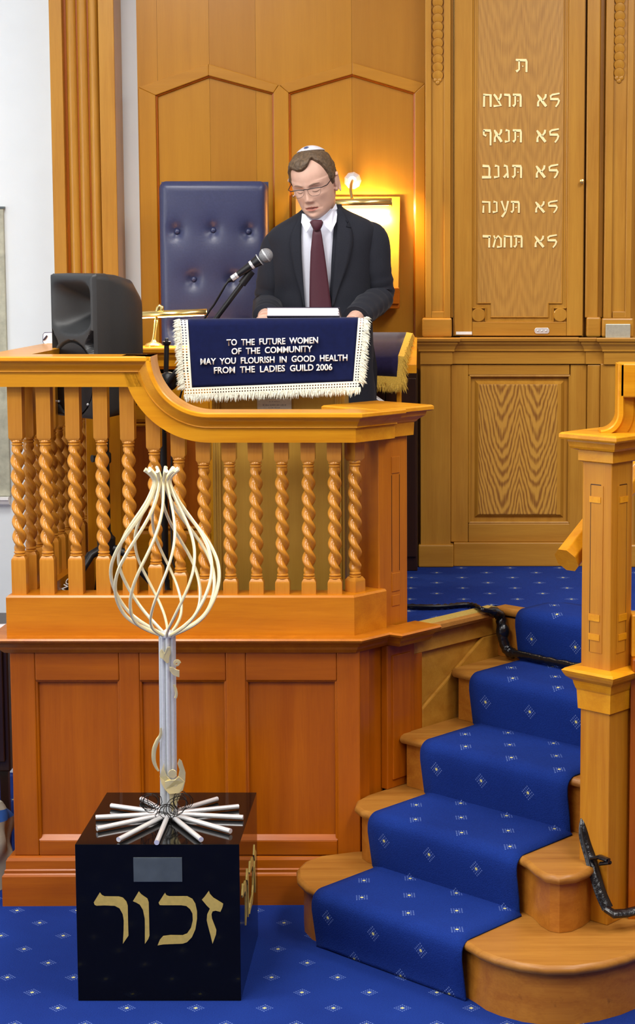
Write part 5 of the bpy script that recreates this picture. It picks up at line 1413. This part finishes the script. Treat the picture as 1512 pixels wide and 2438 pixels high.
# ================================================================== odds and ends at the left edge
dc = thing('dark_cabinet', 'dark polished wooden cabinet left of the pulpit, cut by the frame', 'cabinet', (-1.72, 6.75, 0))
xr_ = XU(24, 1700, 6.55)
MB().box(xr_ - .5, xr_ - .004, 6.55, 6.95, .36, ZV(1512, 6.55) - .02).build('body', M['darkwood'], dc, bevel=.006)
MB().box(xr_ - .5, xr_, 6.53, 6.97, ZV(1512, 6.55) - .02, ZV(1512, 6.55)).build('top', M['darkwood'], dc, bevel=.004)
MB().box(xr_ - .5, xr_ - .02, 6.535, 6.55, .40, ZV(1530, 6.55)).build('door', M['darkwood'], dc, bevel=.004)
for xx in (xr_ - .46, xr_ - .05):
    for yy in (6.58, 6.90): MB().box(xx, xx + .03, yy, yy + .03, 0, .36).build('leg', M['darkwood'], dc)
for k, (dx, rz, lb) in enumerate(((-.06, .15, 'loose white paper sheet on top of the dark cabinet'), (-.05, -.25, 'folded white leaflet over the sheet on the dark cabinet'))):
    zt_ = ZV(1512, 6.55) + .001 + k * .004
    Mx = Matrix.Translation((xr_ + dx, 6.62 + .02 * k, zt_)) @ Matrix.Rotation(rz, 4, 'Z')
    mb = MB(Mx); rowsv = [[(-.08 + .16 * i / 8, -.06 + .12 * j / 6, .002 + (.02 * (i / 8) ** 2 if k else .004 * math.sin(i))) for i in range(9)] for j in range(7)]
    o_ = mb.grid(rowsv).build('paper_sheet', M['paper'], None, smooth=True, solid=.001); tag(o_, lb, 'paper')
sk = thing('canvas_sack', 'crumpled grey canvas sack with a blue band beside the plinth', 'sack', (-1.62, 6.36, 0))
rows_ = []
rs = random.Random(5)
bands = None
def sackrow(t):
    z = .001 + .30 * t; r_ = []
    for k in range(40):
        a = 2 * PI * k / 40
        rr_ = (.152 - .004 * t + .012 * math.sin(5 * a + 8 * t) + .008 * math.sin(9 * a - 11 * t)) * (1 - .25 * max(0, t - .8) / .2)
        r_.append(Vector((-1.672 + rr_ * 1.05 * math.cos(a), 6.38 + rr_ * .8 * math.sin(a), z)))
    return r_
R_ = [sackrow(k / 24) for k in range(25)]
mb = MB().grid(R_[:20], closed=True); mb.add(R_[0], [tuple(range(40))]); mb.build('bag', M['sack'], sk, smooth=True, angle=180)
mb = MB().grid(R_[19:23], closed=True); mb.build('band', M['blueband'], sk, smooth=True, angle=180)
mb = MB().grid(R_[22:], closed=True); mb.add(R_[-1], [tuple(range(40))]); mb.build('mouth', M['sack'], sk, smooth=True, angle=180)
gc = thing('framed_card', 'small dark-rimmed white card standing behind the loudspeaker', 'card', tuple(at(118, 822, 7.0)))
cs = at(125, 806, 7.0)
pc = [(cs.x + x, cs.z + z) for x, z in ((-.034, .016), (-.030, .021), (.03, .024), (.034, .018), (.034, -.016), (.03, -.022), (-.030, -.022), (-.036, -.012))]
MB().prism(pc, 6.998, 7.004).build('card', M['paper'], gc)
MB().tube([(x, 7.0, z) for x, z in pc], .0022, 8, closed=True).build('rim', M['navy_leather'], gc, smooth=True)
MB().tube([at(103, 810, 6.996), at(107, 806, 6.996), at(112, 799, 6.996)], [.002, .004, .003], 8).build('pen_mark', M['bookcover'], gc, smooth=True)
gz = 7.0
MB().box(cs.x - .02, cs.x + .05, 6.985, 7.02, ZT1 - .02 + .021, cs.z - .02).build('holder', M['oak_x'], gc)
# PART3

# ================================================================== the speaker at the lectern
XM, YMn = XU(768, 650, 7.14), 7.14
man = thing('person', 'man in a dark suit, maroon tie and glasses reading at the lectern', 'person', (XM, YMn, ZP))
def lerp_tab(tab, z):
    """smooth table lookup, first column descending or ascending"""
    if tab[0][0] > tab[-1][0]: tab = tab[::-1]
    if z <= tab[0][0]: return tab[0][1:]
    if z >= tab[-1][0]: return tab[-1][1:]
    for i in range(len(tab) - 1):
        if tab[i][0] <= z <= tab[i + 1][0]:
            t = (z - tab[i][0]) / (tab[i + 1][0] - tab[i][0])
            p0 = tab[max(i - 1, 0)]; p1 = tab[i]; p2 = tab[i + 1]; p3 = tab[min(i + 2, len(tab) - 1)]
            out = []
            for k in range(1, len(p1)):
                dz = p2[0] - p1[0]
                m1 = (p2[k] - p0[k]) / max(p2[0] - p0[0], 1e-6) * dz; m2 = (p3[k] - p1[k]) / max(p3[0] - p1[0], 1e-6) * dz
                h = (2 * t ** 3 - 3 * t * t + 1) * p1[k] + (t ** 3 - 2 * t * t + t) * m1 + (-2 * t ** 3 + 3 * t * t) * p2[k] + (t ** 3 - t * t) * m2
                out.append(h)
            return out
HEAD = [(.118, .003, .003, .003), (.1165, .018, .020, .022), (.112, .033, .037, .042), (.100, .051, .060, .066), (.085, .063, .076, .084), (.065, .071, .0865, .097), (.045, .0745, .093, .103), (.025, .0755, .0945, .105),
        (.005, .0745, .092, .103), (-.015, .0725, .0895, .097), (-.035, .070, .088, .088), (-.055, .0665, .087, .075), (-.075, .061, .086, .056), (-.092, .052, .085, .036), (-.105, .040, .081, .018), (-.113, .026, .072, .004), (-.118, .006, .050, -.02)]
HS = 1.045
def g2(x, z, cx_, cz_, sx, sz): return math.exp(-((x - cx_) / sx) ** 2 - ((z - cz_) / sz) ** 2)
NOSE = [(.03, 0, .008), (.014, .003, .0075), (.0, .0075, .0075), (-.015, .0135, .0085), (-.028, .020, .0105), (-.036, .0235, .0115), (-.041, .021, .012), (-.046, .010, .012), (-.051, .001, .011), (-.06, 0, .011)]
def head_local(z, a):
    W, Fr, K = lerp_tab(HEAD, z); pw = .92 if z < -.02 else 1.0
    sa, ca = math.sin(a), math.cos(a)
    x = W * math.copysign(abs(sa) ** pw, sa); y = (Fr if ca > 0 else K) * math.copysign(abs(ca) ** (.86 if ca > 0 and z < .03 else 1.0), ca) - .005
    if ca > 0:
        nz, nw_ = lerp_tab(NOSE, z); d = nz * math.exp(-(x / nw_) ** 2)
        for s_ in (-1, 1):
            d -= .0115 * g2(x, z, s_ * .032, -.002, .018, .0105)
            d += .0075 * g2(x, z, s_ * .032, -.005, .0125, .0075)
            d += .0042 * g2(x, z, s_ * .031, .016, .020, .006)
            d += .004 * g2(x, z, s_ * .047, -.026, .018, .014)
            d += .0075 * g2(x, z, s_ * .0125, -.0415, .0055, .0055)
            # fold from the nostril to the corner of the mouth
            t = min(1, max(0, (-.040 - z) / .030)); fx = s_ * (.019 + .014 * t)
            if -.076 < z < -.034: d -= .0030 * math.exp(-((x - fx) / .0036) ** 2)
            d -= .003 * g2(x, z, s_ * .046, -.058, .014, .02)
        d += .0042 * g2(x, z, 0, -.0645, .019, .0048) + .0055 * g2(x, z, 0, -.0775, .016, .0052)
        d -= .0052 * g2(x, z, 0, -.0708, .023, .0026)
        d -= .003 * g2(x, z, 0, -.087, .018, .006); d += .004 * g2(x, z, 0, -.103, .018, .012)
        y += d * ca ** .5
    return Vector((x, y, z))
yaw_, pit_, rol_ = math.radians(15), math.radians(18), math.radians(7)
Fv = Vector((-math.sin(yaw_), -math.cos(yaw_), 0)); Xv = Vector((math.cos(yaw_), -math.sin(yaw_), 0)); Uv = Vector((0, 0, 1))
F2 = Fv * math.cos(pit_) - Uv * math.sin(pit_); U2 = Uv * math.cos(pit_) + Fv * math.sin(pit_)
X3 = Xv * math.cos(rol_) + U2 * math.sin(rol_); U3 = U2 * math.cos(rol_) - Xv * math.sin(rol_)
HO = at(729, 454, 7.0) - F2 * (.092 * HS)
def H(p): return HO + (X3 * p[0] + F2 * p[1] + U3 * p[2]) * HS
NH, NRg = 110, 130
zsH = [(-.118 + .236 * (.5 - .5 * math.cos(PI * k / NRg))) for k in range(NRg + 1)]
hrows = [[H(head_local(z, 2 * PI * k / NH)) for k in range(NH)] for z in zsH]
bd = MB(); bd.grid(hrows, closed=True); bd.add(hrows[0], [tuple(range(NH))]); bd.add(hrows[-1], [tuple(range(NH))])
# ears
for s_ in (-1, 1):
    er = []
    for k in range(15):
        a = -2.0 + 4.3 * k / 14
        er.append(H((s_ * (.0780 + .013 * (1 - .3 * math.cos(a))), -.012 - .0175 * math.cos(a * .92) * 1.0 + .004, -.004 + .033 * math.sin(a) - .002)))
    bd.tube(er, [.0042] * 11 + [.0052, .006, .0062, .0055], 8)
    Me = Matrix(((X3.x, F2.x, U3.x), (X3.y, F2.y, U3.y), (X3.z, F2.z, U3.z)))
    bd.ball(H((s_ * .0815, -.014, -.006)), HS, 16, 10, (.0075, .0165, .030), Me)
    bd.ball(H((s_ * .079, -.006, -.031)), HS, 12, 8, (.006, .009, .010), Me)
def L3(x, y, z): return Vector((XM + x, YMn + y, ZP + z))
nb = H((0, -.035, -.07))
bd.tube([nb + U3 * .05, nb, L3(-.015, .0, 1.42), L3(-.01, .01, 1.36)], [.058, .056, .058, .075], 20)
bd.tube([L3(-.005, .01, 1.44), L3(0, .01, 1.40), L3(0, .005, 1.33), L3(0, 0, 1.2), L3(0, .01, 1.05), L3(0, .01, .93), L3(0, .01, .86)], [.06, .10, .135, .14, .125, .135, .12], 24, flat=(.68, 1.12), up=(0, -1, 0))
SL, EL, WL = at(663, 590, 7.14), at(642, 728, 7.12), at(632, 760, 6.85)
SR, ER, WR = at(884, 572, 7.14), at(899, 708, 7.13), at(838, 768, 6.84)
for S_, E_, W_ in ((SL, EL, WL), (SR, ER, WR)):
    bd.tube([S_ + (L3(0, 0, 1.36) - S_) * .45, S_, S_ + (E_ - S_) * .5, E_, E_ + (W_ - E_) * .35, W_], [.06, .056, .048, .042, .040, .029], 16)
def hand(mb, wr, fw, side, palm_up=False):
    """relaxed hand: wrist wr, pointing along fw, thumb on side (+1 right, -1 left seen from above)"""
    fw = fw.normalized(); up = Vector((0, 0, 1)); rt = fw.cross(up).normalized(); up = rt.cross(fw).normalized()
    pc_ = wr + fw * .052
    Mh = Matrix(((rt.x, fw.x, up.x), (rt.y, fw.y, up.y), (rt.z, fw.z, up.z)))
    mb.ball(pc_, 1, 16, 10, (.041, .054, .0145), Mh)
    mb.tube([wr - fw * .03, wr, pc_], [.028, .027, .022], 12, flat=(.7, 1.1), up=up)
    for k, (off_, ln) in enumerate(((-.031, .062), (-.0105, .074), (.0105, .080), (.031, .070))):
        o_ = off_ * side * -1
        b0_ = wr + fw * .088 + rt * o_; sp = (fw + rt * o_ * 1.6).normalized()
        p1 = b0_ + sp * ln * .42 + up * .006; p2 = p1 + (sp * .9 - up * .45).normalized() * ln * .32; p3 = p2 + (sp * .6 - up * .8).normalized() * ln * .26
        mb.tube([b0_ - sp * .02, b0_, p1, p2, p3], [.0095, .0095, .009, .0082, .007], 10)
        mb.ball(p3, .0070, 8, 6)
    tb0 = wr + fw * .035 + rt * (side * .030); t1 = tb0 + (fw * .6 + rt * side * .8).normalized() * .034; t2 = t1 + (fw * .95 + rt * side * .3).normalized() * .030
    mb.tube([wr + fw * .02 + rt * side * .012, tb0, t1, t2], [.014, .0125, .0105, .0085], 10); mb.ball(t2, .0085, 8, 6)
hand(bd, WL + Vector((.0, 0, -.005)), Vector((.35, -1, -.05)), 1)
hand(bd, WR + Vector((.0, 0, -.005)), Vector((-.35, -1, -.05)), -1)
for s_ in (-1, 1):
    bd.tube([L3(s_ * .07, .01, .95), L3(s_ * .095, .01, .86), L3(s_ * .10, -.01, .52), L3(s_ * .10, .01, .46), L3(s_ * .10, .02, .10), L3(s_ * .10, .01, .05)], [.10, .088, .062, .056, .04, .045], 18)
    bd.tube([L3(s_ * .10, .05, .045), L3(s_ * .105, -.05, .035), L3(s_ * .11, -.16, .028)], [.038, .040, .026], 14, flat=(.8, 1.0))
tmp = bd.build('body_parts', M['skin'], man)
md = tmp.modifiers.new('fuse', 'REMESH'); md.mode = 'VOXEL'; md.voxel_size = .0026; md.use_smooth_shade = True
md = tmp.modifiers.new('smooth', 'SMOOTH'); md.iterations = 2; md.factor = .5
dg = bpy.context.evaluated_depsgraph_get(); me = bpy.data.meshes.new_from_object(tmp.evaluated_get(dg))
bpy.data.objects.remove(tmp)
body_o = bpy.data.objects.new('body', me); C.objects.link(body_o); body_o.parent = man; WORLD[body_o.name] = WORLD[man.name].copy()
me.materials.clear(); me.materials.append(M['skin']); me.materials.append(M['lips']); me.materials.append(M['mouthline'])
W0 = WORLD[man.name]
inv = Matrix(((X3.x, X3.y, X3.z), (F2.x, F2.y, F2.z), (U3.x, U3.y, U3.z)))
for p in me.polygons:
    p.use_smooth = True
    c_ = p.center + W0
    if c_.z > HO.z - .2 and (c_ - HO).length < .19:
        l_ = (inv @ (c_ - HO)) / HS
        if l_.y > .05 and abs(l_.x) < .03 and -.085 < l_.z < -.058:
            e_ = (l_.x / .026) ** 2
            if abs(l_.z + .0708 - .002 * e_) < .0016 and abs(l_.x) < .024: p.material_index = 2
            elif abs(l_.z + .0712) < .0085 * (1 - e_): p.material_index = 1
# hair: short, receding at the temples, swept across the front
def hairline(a):
    d = math.degrees(math.atan2(math.sin(a), math.cos(a))); ad = abs(d)
    tab = [(-180, -.055), (-140, -.055), (-112, -.03), (-100, .012), (-88, -.012), (-78, .004), (-70, .040), (-55, .066), (-38, .071), (-18, .066), (0, .068), (14, .078), (30, .097), (44, .088), (56, .070), (68, .035), (78, .0), (88, -.014), (100, .012), (112, -.03), (140, -.055), (180, -.055)]
    return lerp_tab(tab, d)[0]
NA_ = 150; NZ_ = 90; rows_ = []
for j in range(NZ_ + 1):
    r_ = []
    for k in range(NA_):
        a = 2 * PI * k / NA_; hz = hairline(a); z = hz + (.1175 - hz) * (j / NZ_) ** .9
        p = head_local(z, a); n_ = Vector((p.x / .0056, p.y / .0088, p.z / .0138)); n_.normalize()
        t = j / NZ_
        th = .009 * sm(t / .10) + (.006 * sm((math.cos(a) + .1)) * sm(t / .2) * (1 - sm((t - .6) / .4)))
        nv = noise.noise(Vector((p.x * 55, p.y * 30, p.z * 70))); nv2 = noise.noise(Vector((p.x * 190, p.y * 60, p.z * 190)))
        th *= 1 + .35 * nv; th += .0011 * nv2 * sm(t / .1)
        r_.append(H(p + n_ * (th - .0008)))
    rows_.append(r_)
mb = MB().grid(rows_, closed=True); mb.add(rows_[-1], [tuple(range(NA_))]); mb.build('hair', M['hair'], man, smooth=True, angle=180)
# eyebrows and closed-lid lashes
for s_ in (-1, 1):
    pts = []; pl_ = []
    for k in range(9):
        t = k / 8; x = s_ * (.013 + .036 * t); z = .0145 + .005 * math.sin(PI * t * .8); a = math.asin(max(-1, min(1, x / .0755)))
        p = head_local(z, a); pts.append(H(p + Vector((0, .0005, 0))))
        x = s_ * (.018 + .027 * t); z = -.0075 - .0035 * math.sin(PI * t); a = math.asin(max(-1, min(1, x / .0745))); pl_.append(H(head_local(z, a) + Vector((0, .0002, 0))))
    MB().tube(pts, [.0014, .0022, .0026, .0028, .0028, .0026, .0022, .0018, .001], 8, flat=(1, .5)).build('eyebrow', M['brow'], man, smooth=True)
    MB().tube(pl_, [.0006, .0010, .0012, .0013, .0013, .0013, .0012, .0010, .0006], 6).build('lashes', M['brow'], man, smooth=True)
# spectacles: half rims with clear lenses
gl = thing('spectacles', '', 'x'); del gl['label']; del gl['category']; gl.parent = man; WORLD[gl.name] = W0.copy(); gl.location = (0, 0, 0)
for s_ in (-1, 1):
    ctr = Vector((s_ * .0325, .0985, -.006)); topp = []; low = []
    for k in range(15):
        t = -1 + 2 * k / 14; topp.append(H(ctr + Vector((t * .0255, -.010 * abs(t * .0255 * s_ + s_ * .0325) ** 2 / .0034 * .35, .0125 - .0025 * t * t * (1 if t * s_ < 0 else .4)))))
    for k in range(15):
        t = 1 - 2 * k / 14; low.append(H(ctr + Vector((t * .0255, -.010 * abs(t * .0255 * s_ + s_ * .0325) ** 2 / .0034 * .35, .008 - .024 * math.sqrt(max(0, 1 - abs(t) ** 2.6))))))
    MB().tube(topp, .0017, 8).build('half_rim', M['glassframe'], gl, smooth=True)
    MB().tube(low, .0006, 6).build('lens_edge', M['glassframe'], gl, smooth=True)
    n_ = len(topp); lo2 = low[::-1]
    MB().grid([topp, [(a + b_) / 2 for a, b_ in zip(topp, lo2)], lo2]).build('lens', M['lens'], gl, smooth=True)
    hp_ = H(Vector((s_ * .060, .090, .004)))
    MB().tube([topp[-1 if s_ > 0 else 0], hp_, H((s_ * .0755, .070, .006)), H((s_ * .0785, .03, .012)), H((s_ * .0795, -.008, .016))], .0016, 8).build('temple_arm', M['glassframe'], gl, smooth=True)
MB().tube([H((-.0085, .0985, .004)), H((-.004, .1015, .0065)), H((.004, .1015, .0065)), H((.0085, .0985, .004))], .0017, 8).build('bridge', M['glassframe'], gl, smooth=True)
# kippah
kc = Vector((0, -.022, .02)); rows_ = []
for j in range(9):
    th = .62 * j / 8; r_ = []
    for k in range(48):
        a = 2 * PI * k / 48; d_ = Vector((math.sin(th) * math.sin(a), math.sin(th) * math.cos(a), math.cos(th)))
        d_ = Vector((d_.x, d_.y * math.cos(.28) - d_.z * math.sin(.28), d_.y * math.sin(.28) + d_.z * math.cos(.28)))
        r_.append(H(kc + Vector((d_.x * .0865, d_.y * .094, d_.z * .1125))))
    rows_.append(r_)
kp = MB().grid(rows_[1:], closed=True); kp.add(rows_[1], [tuple(range(48))])
kpo = kp.build('skullcap', M['kippah'], man, smooth=True, angle=180, solid=.003)
ec = rows_[6][0]; en_ = (rows_[6][0] - H(kc)).normalized(); ex_ = X3
ey_ = en_.cross(ex_).normalized()
for rr_ in (.0042, .0085):
    MB().tube([ec + en_ * .003 + ex_ * rr_ * math.cos(a) + ey_ * rr_ * math.sin(a) for a in [2 * PI * k / 20 for k in range(20)]], .0010, 6, closed=True).build('emblem_ring', M['bluethread'], kpo, smooth=True)

# jacket
def tilt_z(x, z): return z + .07 * x * sm((z - 1.05) / .25)
TOR = [(.60, .205, .135, .125), (.80, .20, .135, .12), (1.0, .19, .13, .115), (1.15, .188, .127, .118), (1.28, .195, .126, .122), (1.34, .203, .118, .118), (1.375, .208, .108, .112), (1.40, .200, .098, .108), (1.42, .178, .09, .102), (1.44, .140, .078, .094), (1.458, .105, .066, .086), (1.474, .080, .055, .078), (1.49, .070, .05, .076)]
PWX = 2.5
def front_y(x, z, k=1.0):
    hw2, fd, bd2 = lerp_tab(TOR, z); t = min(1, abs(x) / (hw2 * k))
    return -(fd * k) * (1 - t ** PWX) ** (1 / PWX)
def edge_x(z):
    """open front edges of the jacket (left, right) at height z"""
    tabl = [(.60, -.075, .045), (1.06, -.064, .034), (1.25, -.073, .040), (1.38, -.078, .048), (1.43, -.074, .052), (1.455, -.066, .050), (1.485, -.058, .052)]
    return lerp_tab(tabl, z)
rows_ = []; NTh = 72
zsj = [.60 + .888 * k / 80 for k in range(81)]
for z in zsj:
    hw2, fd, bd2 = lerp_tab(TOR, z); l_, r2_ = edge_x(z); r_ = []
    def th_of(x): return math.asin(min(.999, (abs(x) / hw2)) ** (PWX / 2))
    a0 = th_of(r2_); a1 = 2 * PI - th_of(l_)
    for k in range(NTh + 1):
        a = a0 + (a1 - a0) * k / NTh
        sx_, cx_ = math.sin(a), math.cos(a)
        x = hw2 * math.copysign(abs(sx_) ** (2 / PWX), sx_); y = -(fd if cx_ > 0 else bd2) * math.copysign(abs(cx_) ** (2 / PWX), cx_)
        wr_ = .003 * noise.noise(Vector((x * 9, y * 9, z * 14))) if z < 1.36 else 0
        r_.append(L3(x, y - wr_, tilt_z(x, z)))
    rows_.append(r_)
jk = MB().grid(rows_).build('jacket', M['suit'], man, smooth=True, angle=60, solid=.006)
# sleeves
def sleeve(S_, E_, W_, inn, seed):
    P_ = smooth_path([inn, S_, S_ + (E_ - S_) * .5 + Vector((0, 0, 0)), E_ + Vector((0, .01, .005)), E_ + (W_ - E_) * .5, W_], 9)
    n = len(P_); R_ = []
    for i in range(n):
        t = i / (n - 1)
        r = lerp_tab([(0, .040), (.10, .052), (.2, .062), (.4, .060), (.6, .058), (.8, .052), (1.0, .046)], t)[0]
        r *= 1 + .05 * math.sin(i * 1.9 + seed) * sm((t - .35) / .2); R_.append(r)
    mb = MB().tube(P_, R_, 26, flat=(1.08, .96))
    for i, p in enumerate(mb.v):
        mb.v[i] = p + Vector((0, -1, .3)).normalized() * (.004 * noise.noise(p * 22 + Vector((seed, 0, 0))))
    return mb.build('sleeve', M['suit'], jk, smooth=True, angle=70)
sleeve(SL, EL, WL + (EL - WL).normalized() * .05, L3(-.145, .0, tilt_z(-.145, 1.375)), 1.0)
sleeve(SR, ER, WR + (ER - WR).normalized() * .05, L3(.145, .0, tilt_z(.145, 1.375)), 4.0)
def on_front(poly, lift, m, name, parent, th=.004, nsub=1):
    """polygon (x,z) laid on the chest surface with real thickness"""
    pts = []
    for i in range(len(poly)):
        a, b_ = poly[i], poly[(i + 1) % len(poly)]
        for k in range(4): pts.append((a[0] + (b_[0] - a[0]) * k / 4, a[1] + (b_[1] - a[1]) * k / 4))
    n = len(pts); vs = []
    for (x, z) in pts: vs.append(L3(x, front_y(x, z) - lift, tilt_z(x, z)))
    vs2 = [v + Vector((0, th, 0)) for v in vs]
    return MB().add(vs + vs2, [tuple(range(n)), tuple(range(2 * n - 1, n - 1, -1))] + [(i, i + n, (i + 1) % n + n, (i + 1) % n) for i in range(n)])
def xz(u, v):
    p = at(u, v, 7.03); x = p.x - XM; z = p.z - ZP
    return (x, z - .07 * x * sm((z - 1.05) / .25))
def strip(edge, outer, lift0, lift1, m, name, parent, k=1.0):
    """ribbon between two (u,v) polylines following the chest"""
    A_ = [xz(*p) for p in edge]; B_ = [xz(*p) for p in outer]; rows_ = []
    NN = 14
    def samp(P, t):
        f = t * (len(P) - 1); i = min(int(f), len(P) - 2); g = f - i
        return (P[i][0] + (P[i + 1][0] - P[i][0]) * g, P[i][1] + (P[i + 1][1] - P[i][1]) * g)
    for i in range(NN + 1):
        a = samp(A_, i / NN); b_ = samp(B_, i / NN); r_ = []
        for j in range(5):
            t = j / 4; x = a[0] + (b_[0] - a[0]) * t; z = a[1] + (b_[1] - a[1]) * t
            r_.append(L3(x, front_y(x, min(z, 1.44)) - (lift0 + (lift1 - lift0) * t), tilt_z(x, z)))
        rows_.append(r_)
    return MB().grid(rows_).build(name, M[m], parent, smooth=True, angle=60, solid=.005)
strip([(801, 497), (803, 545), (799, 600), (795, 660), (791, 712), (790, 735)], [(812, 496), (835, 540), (841, 575), (830, 628), (806, 690), (791, 738)], .006, .009, 'suit', 'lapel', jk)
strip([(718, 515), (717, 560), (719, 610), (723, 670), (726, 712), (728, 735)], [(712, 514), (694, 556), (690, 586), (700, 640), (718, 700), (727, 738)], .006, .009, 'suit', 'lapel', jk)
strip([(829, 526), (824, 540)], [(822, 524), (836, 543)], .012, .012, 'suit_dark', 'lapel_notch', jk)
# shirt front and collar
rows_ = []
for k in range(40):
    z = .95 + .50 * k / 39; l_, r2_ = edge_x(z)
    rows_.append([L3(x, front_y(x, min(z, 1.45), 1.0) + .010, tilt_z(x, z)) for x in [l_ - .02 + (r2_ - l_ + .04) * j / 16 for j in range(17)]])
shirt = MB().grid(rows_).build('shirt', M['shirt'], man, smooth=True, angle=80, solid=.003)
ncen = L3(-.012, -.012, 1.445)
rows_ = []
for j in range(6):
    t = j / 5; r_ = []
    for k in range(40):
        a = 2 * PI * k / 40
        r_.append(ncen + Vector((.067 * math.sin(a) * (1 - .04 * t), -.062 * math.cos(a) * (1 - .04 * t), -.02 + .045 * t + .018 * (1 - math.cos(a)) * .5 + .07 * .06 * math.sin(a))))
    rows_.append(r_)
MB().grid(rows_, closed=True).build('collar_band', M['shirt'], shirt, smooth=True, angle=80, solid=.003)
def leaf(pts): 
    vs = [at(u, v, y) for u, v, y in pts]; n = len(vs); vs2 = [v + Vector((0, .004, 0)) for v in vs]
    return MB().add(vs + vs2, [tuple(range(n)), tuple(range(2 * n - 1, n - 1, -1))] + [(i, i + n, (i + 1) % n + n, (i + 1) % n) for i in range(n)])
leaf([(800, 484, 7.075), (804, 500, 7.07), (801, 528, 7.035), (789, 553, 6.998), (776, 541, 6.993), (765, 529, 6.992), (778, 514, 7.01), (792, 497, 7.045)]).build('collar_leaf', M['shirt'], shirt, bevel=.0012)
leaf([(719, 508, 7.06), (717, 530, 7.03), (729, 554, 6.998), (737, 542, 6.993), (744, 530, 6.992), (733, 519, 7.01), (724, 509, 7.045)]).build('collar_leaf', M['shirt'], shirt, bevel=.0012)
# tie
def tie_part(rowsuv, y0, bulge, name, parent):
    rows_ = []
    for (v, ul, ur, yy) in rowsuv:
        r_ = []
        for j in range(9):
            t = j / 8; u = ul + (ur - ul) * t
            r_.append(at(u, v, yy - bulge * (1 - (2 * t - 1) ** 2)))
        rows_.append(r_)
    return MB().grid(rows_).build(name, M['tie'], parent, smooth=True, angle=70, solid=.004)
ty = lambda v: L3(0, front_y(-.01, 1.30), 0).y - .002
tie = tie_part([(546, 746, 763, 6.998), (560, 744, 766, 6.996), (600, 740, 772, 6.997), (650, 738, 779, 6.999), (700, 737, 785, 7.0), (738, 737, 790, 7.0), (765, 737, 793, 7.0), (800, 738, 796, 7.0), (830, 745, 790, 7.0), (845, 766, 768, 7.0)], 0, .007, 'tie', man)
tie_part([(524, 744, 765, 6.992), (529, 738, 769, 6.990), (537, 742, 767, 6.989), (547, 747, 762, 6.990), (549, 749, 760, 6.994)], 0, .010, 'knot', tie)
# trousers and shoes
mb = MB()
for s_ in (-1, 1):
    mb.tube([L3(s_ * .07, .01, .98), L3(s_ * .095, .01, .86), L3(s_ * .105, -.005, .5), L3(s_ * .105, .01, .10), L3(s_ * .105, .005, .035)], [.12, .115, .095, .08, .082], 22)
mb.build('trousers', M['suit_dark'], man, smooth=True, angle=70)
for s_ in (-1, 1):
    rows_ = []
    for (y, w_, h_) in ((.085, .012, .03), (.08, .03, .055), (.04, .042, .07), (-.04, .044, .075), (-.12, .05, .055), (-.18, .042, .045), (-.205, .02, .03)):
        rows_.append([L3(s_ * .107 + w_ * math.cos(a), y, max(.001, .5 * h_ + .5 * h_ * math.sin(a) * 1.0)) for a in [2 * PI * k / 16 for k in range(16)]])
    m_ = MB().grid(rows_, closed=True); m_.add(rows_[0], [tuple(range(16))]); m_.add(rows_[-1], [tuple(range(16))]); m_.build('shoe', M['shoe'], man, smooth=True, angle=60)
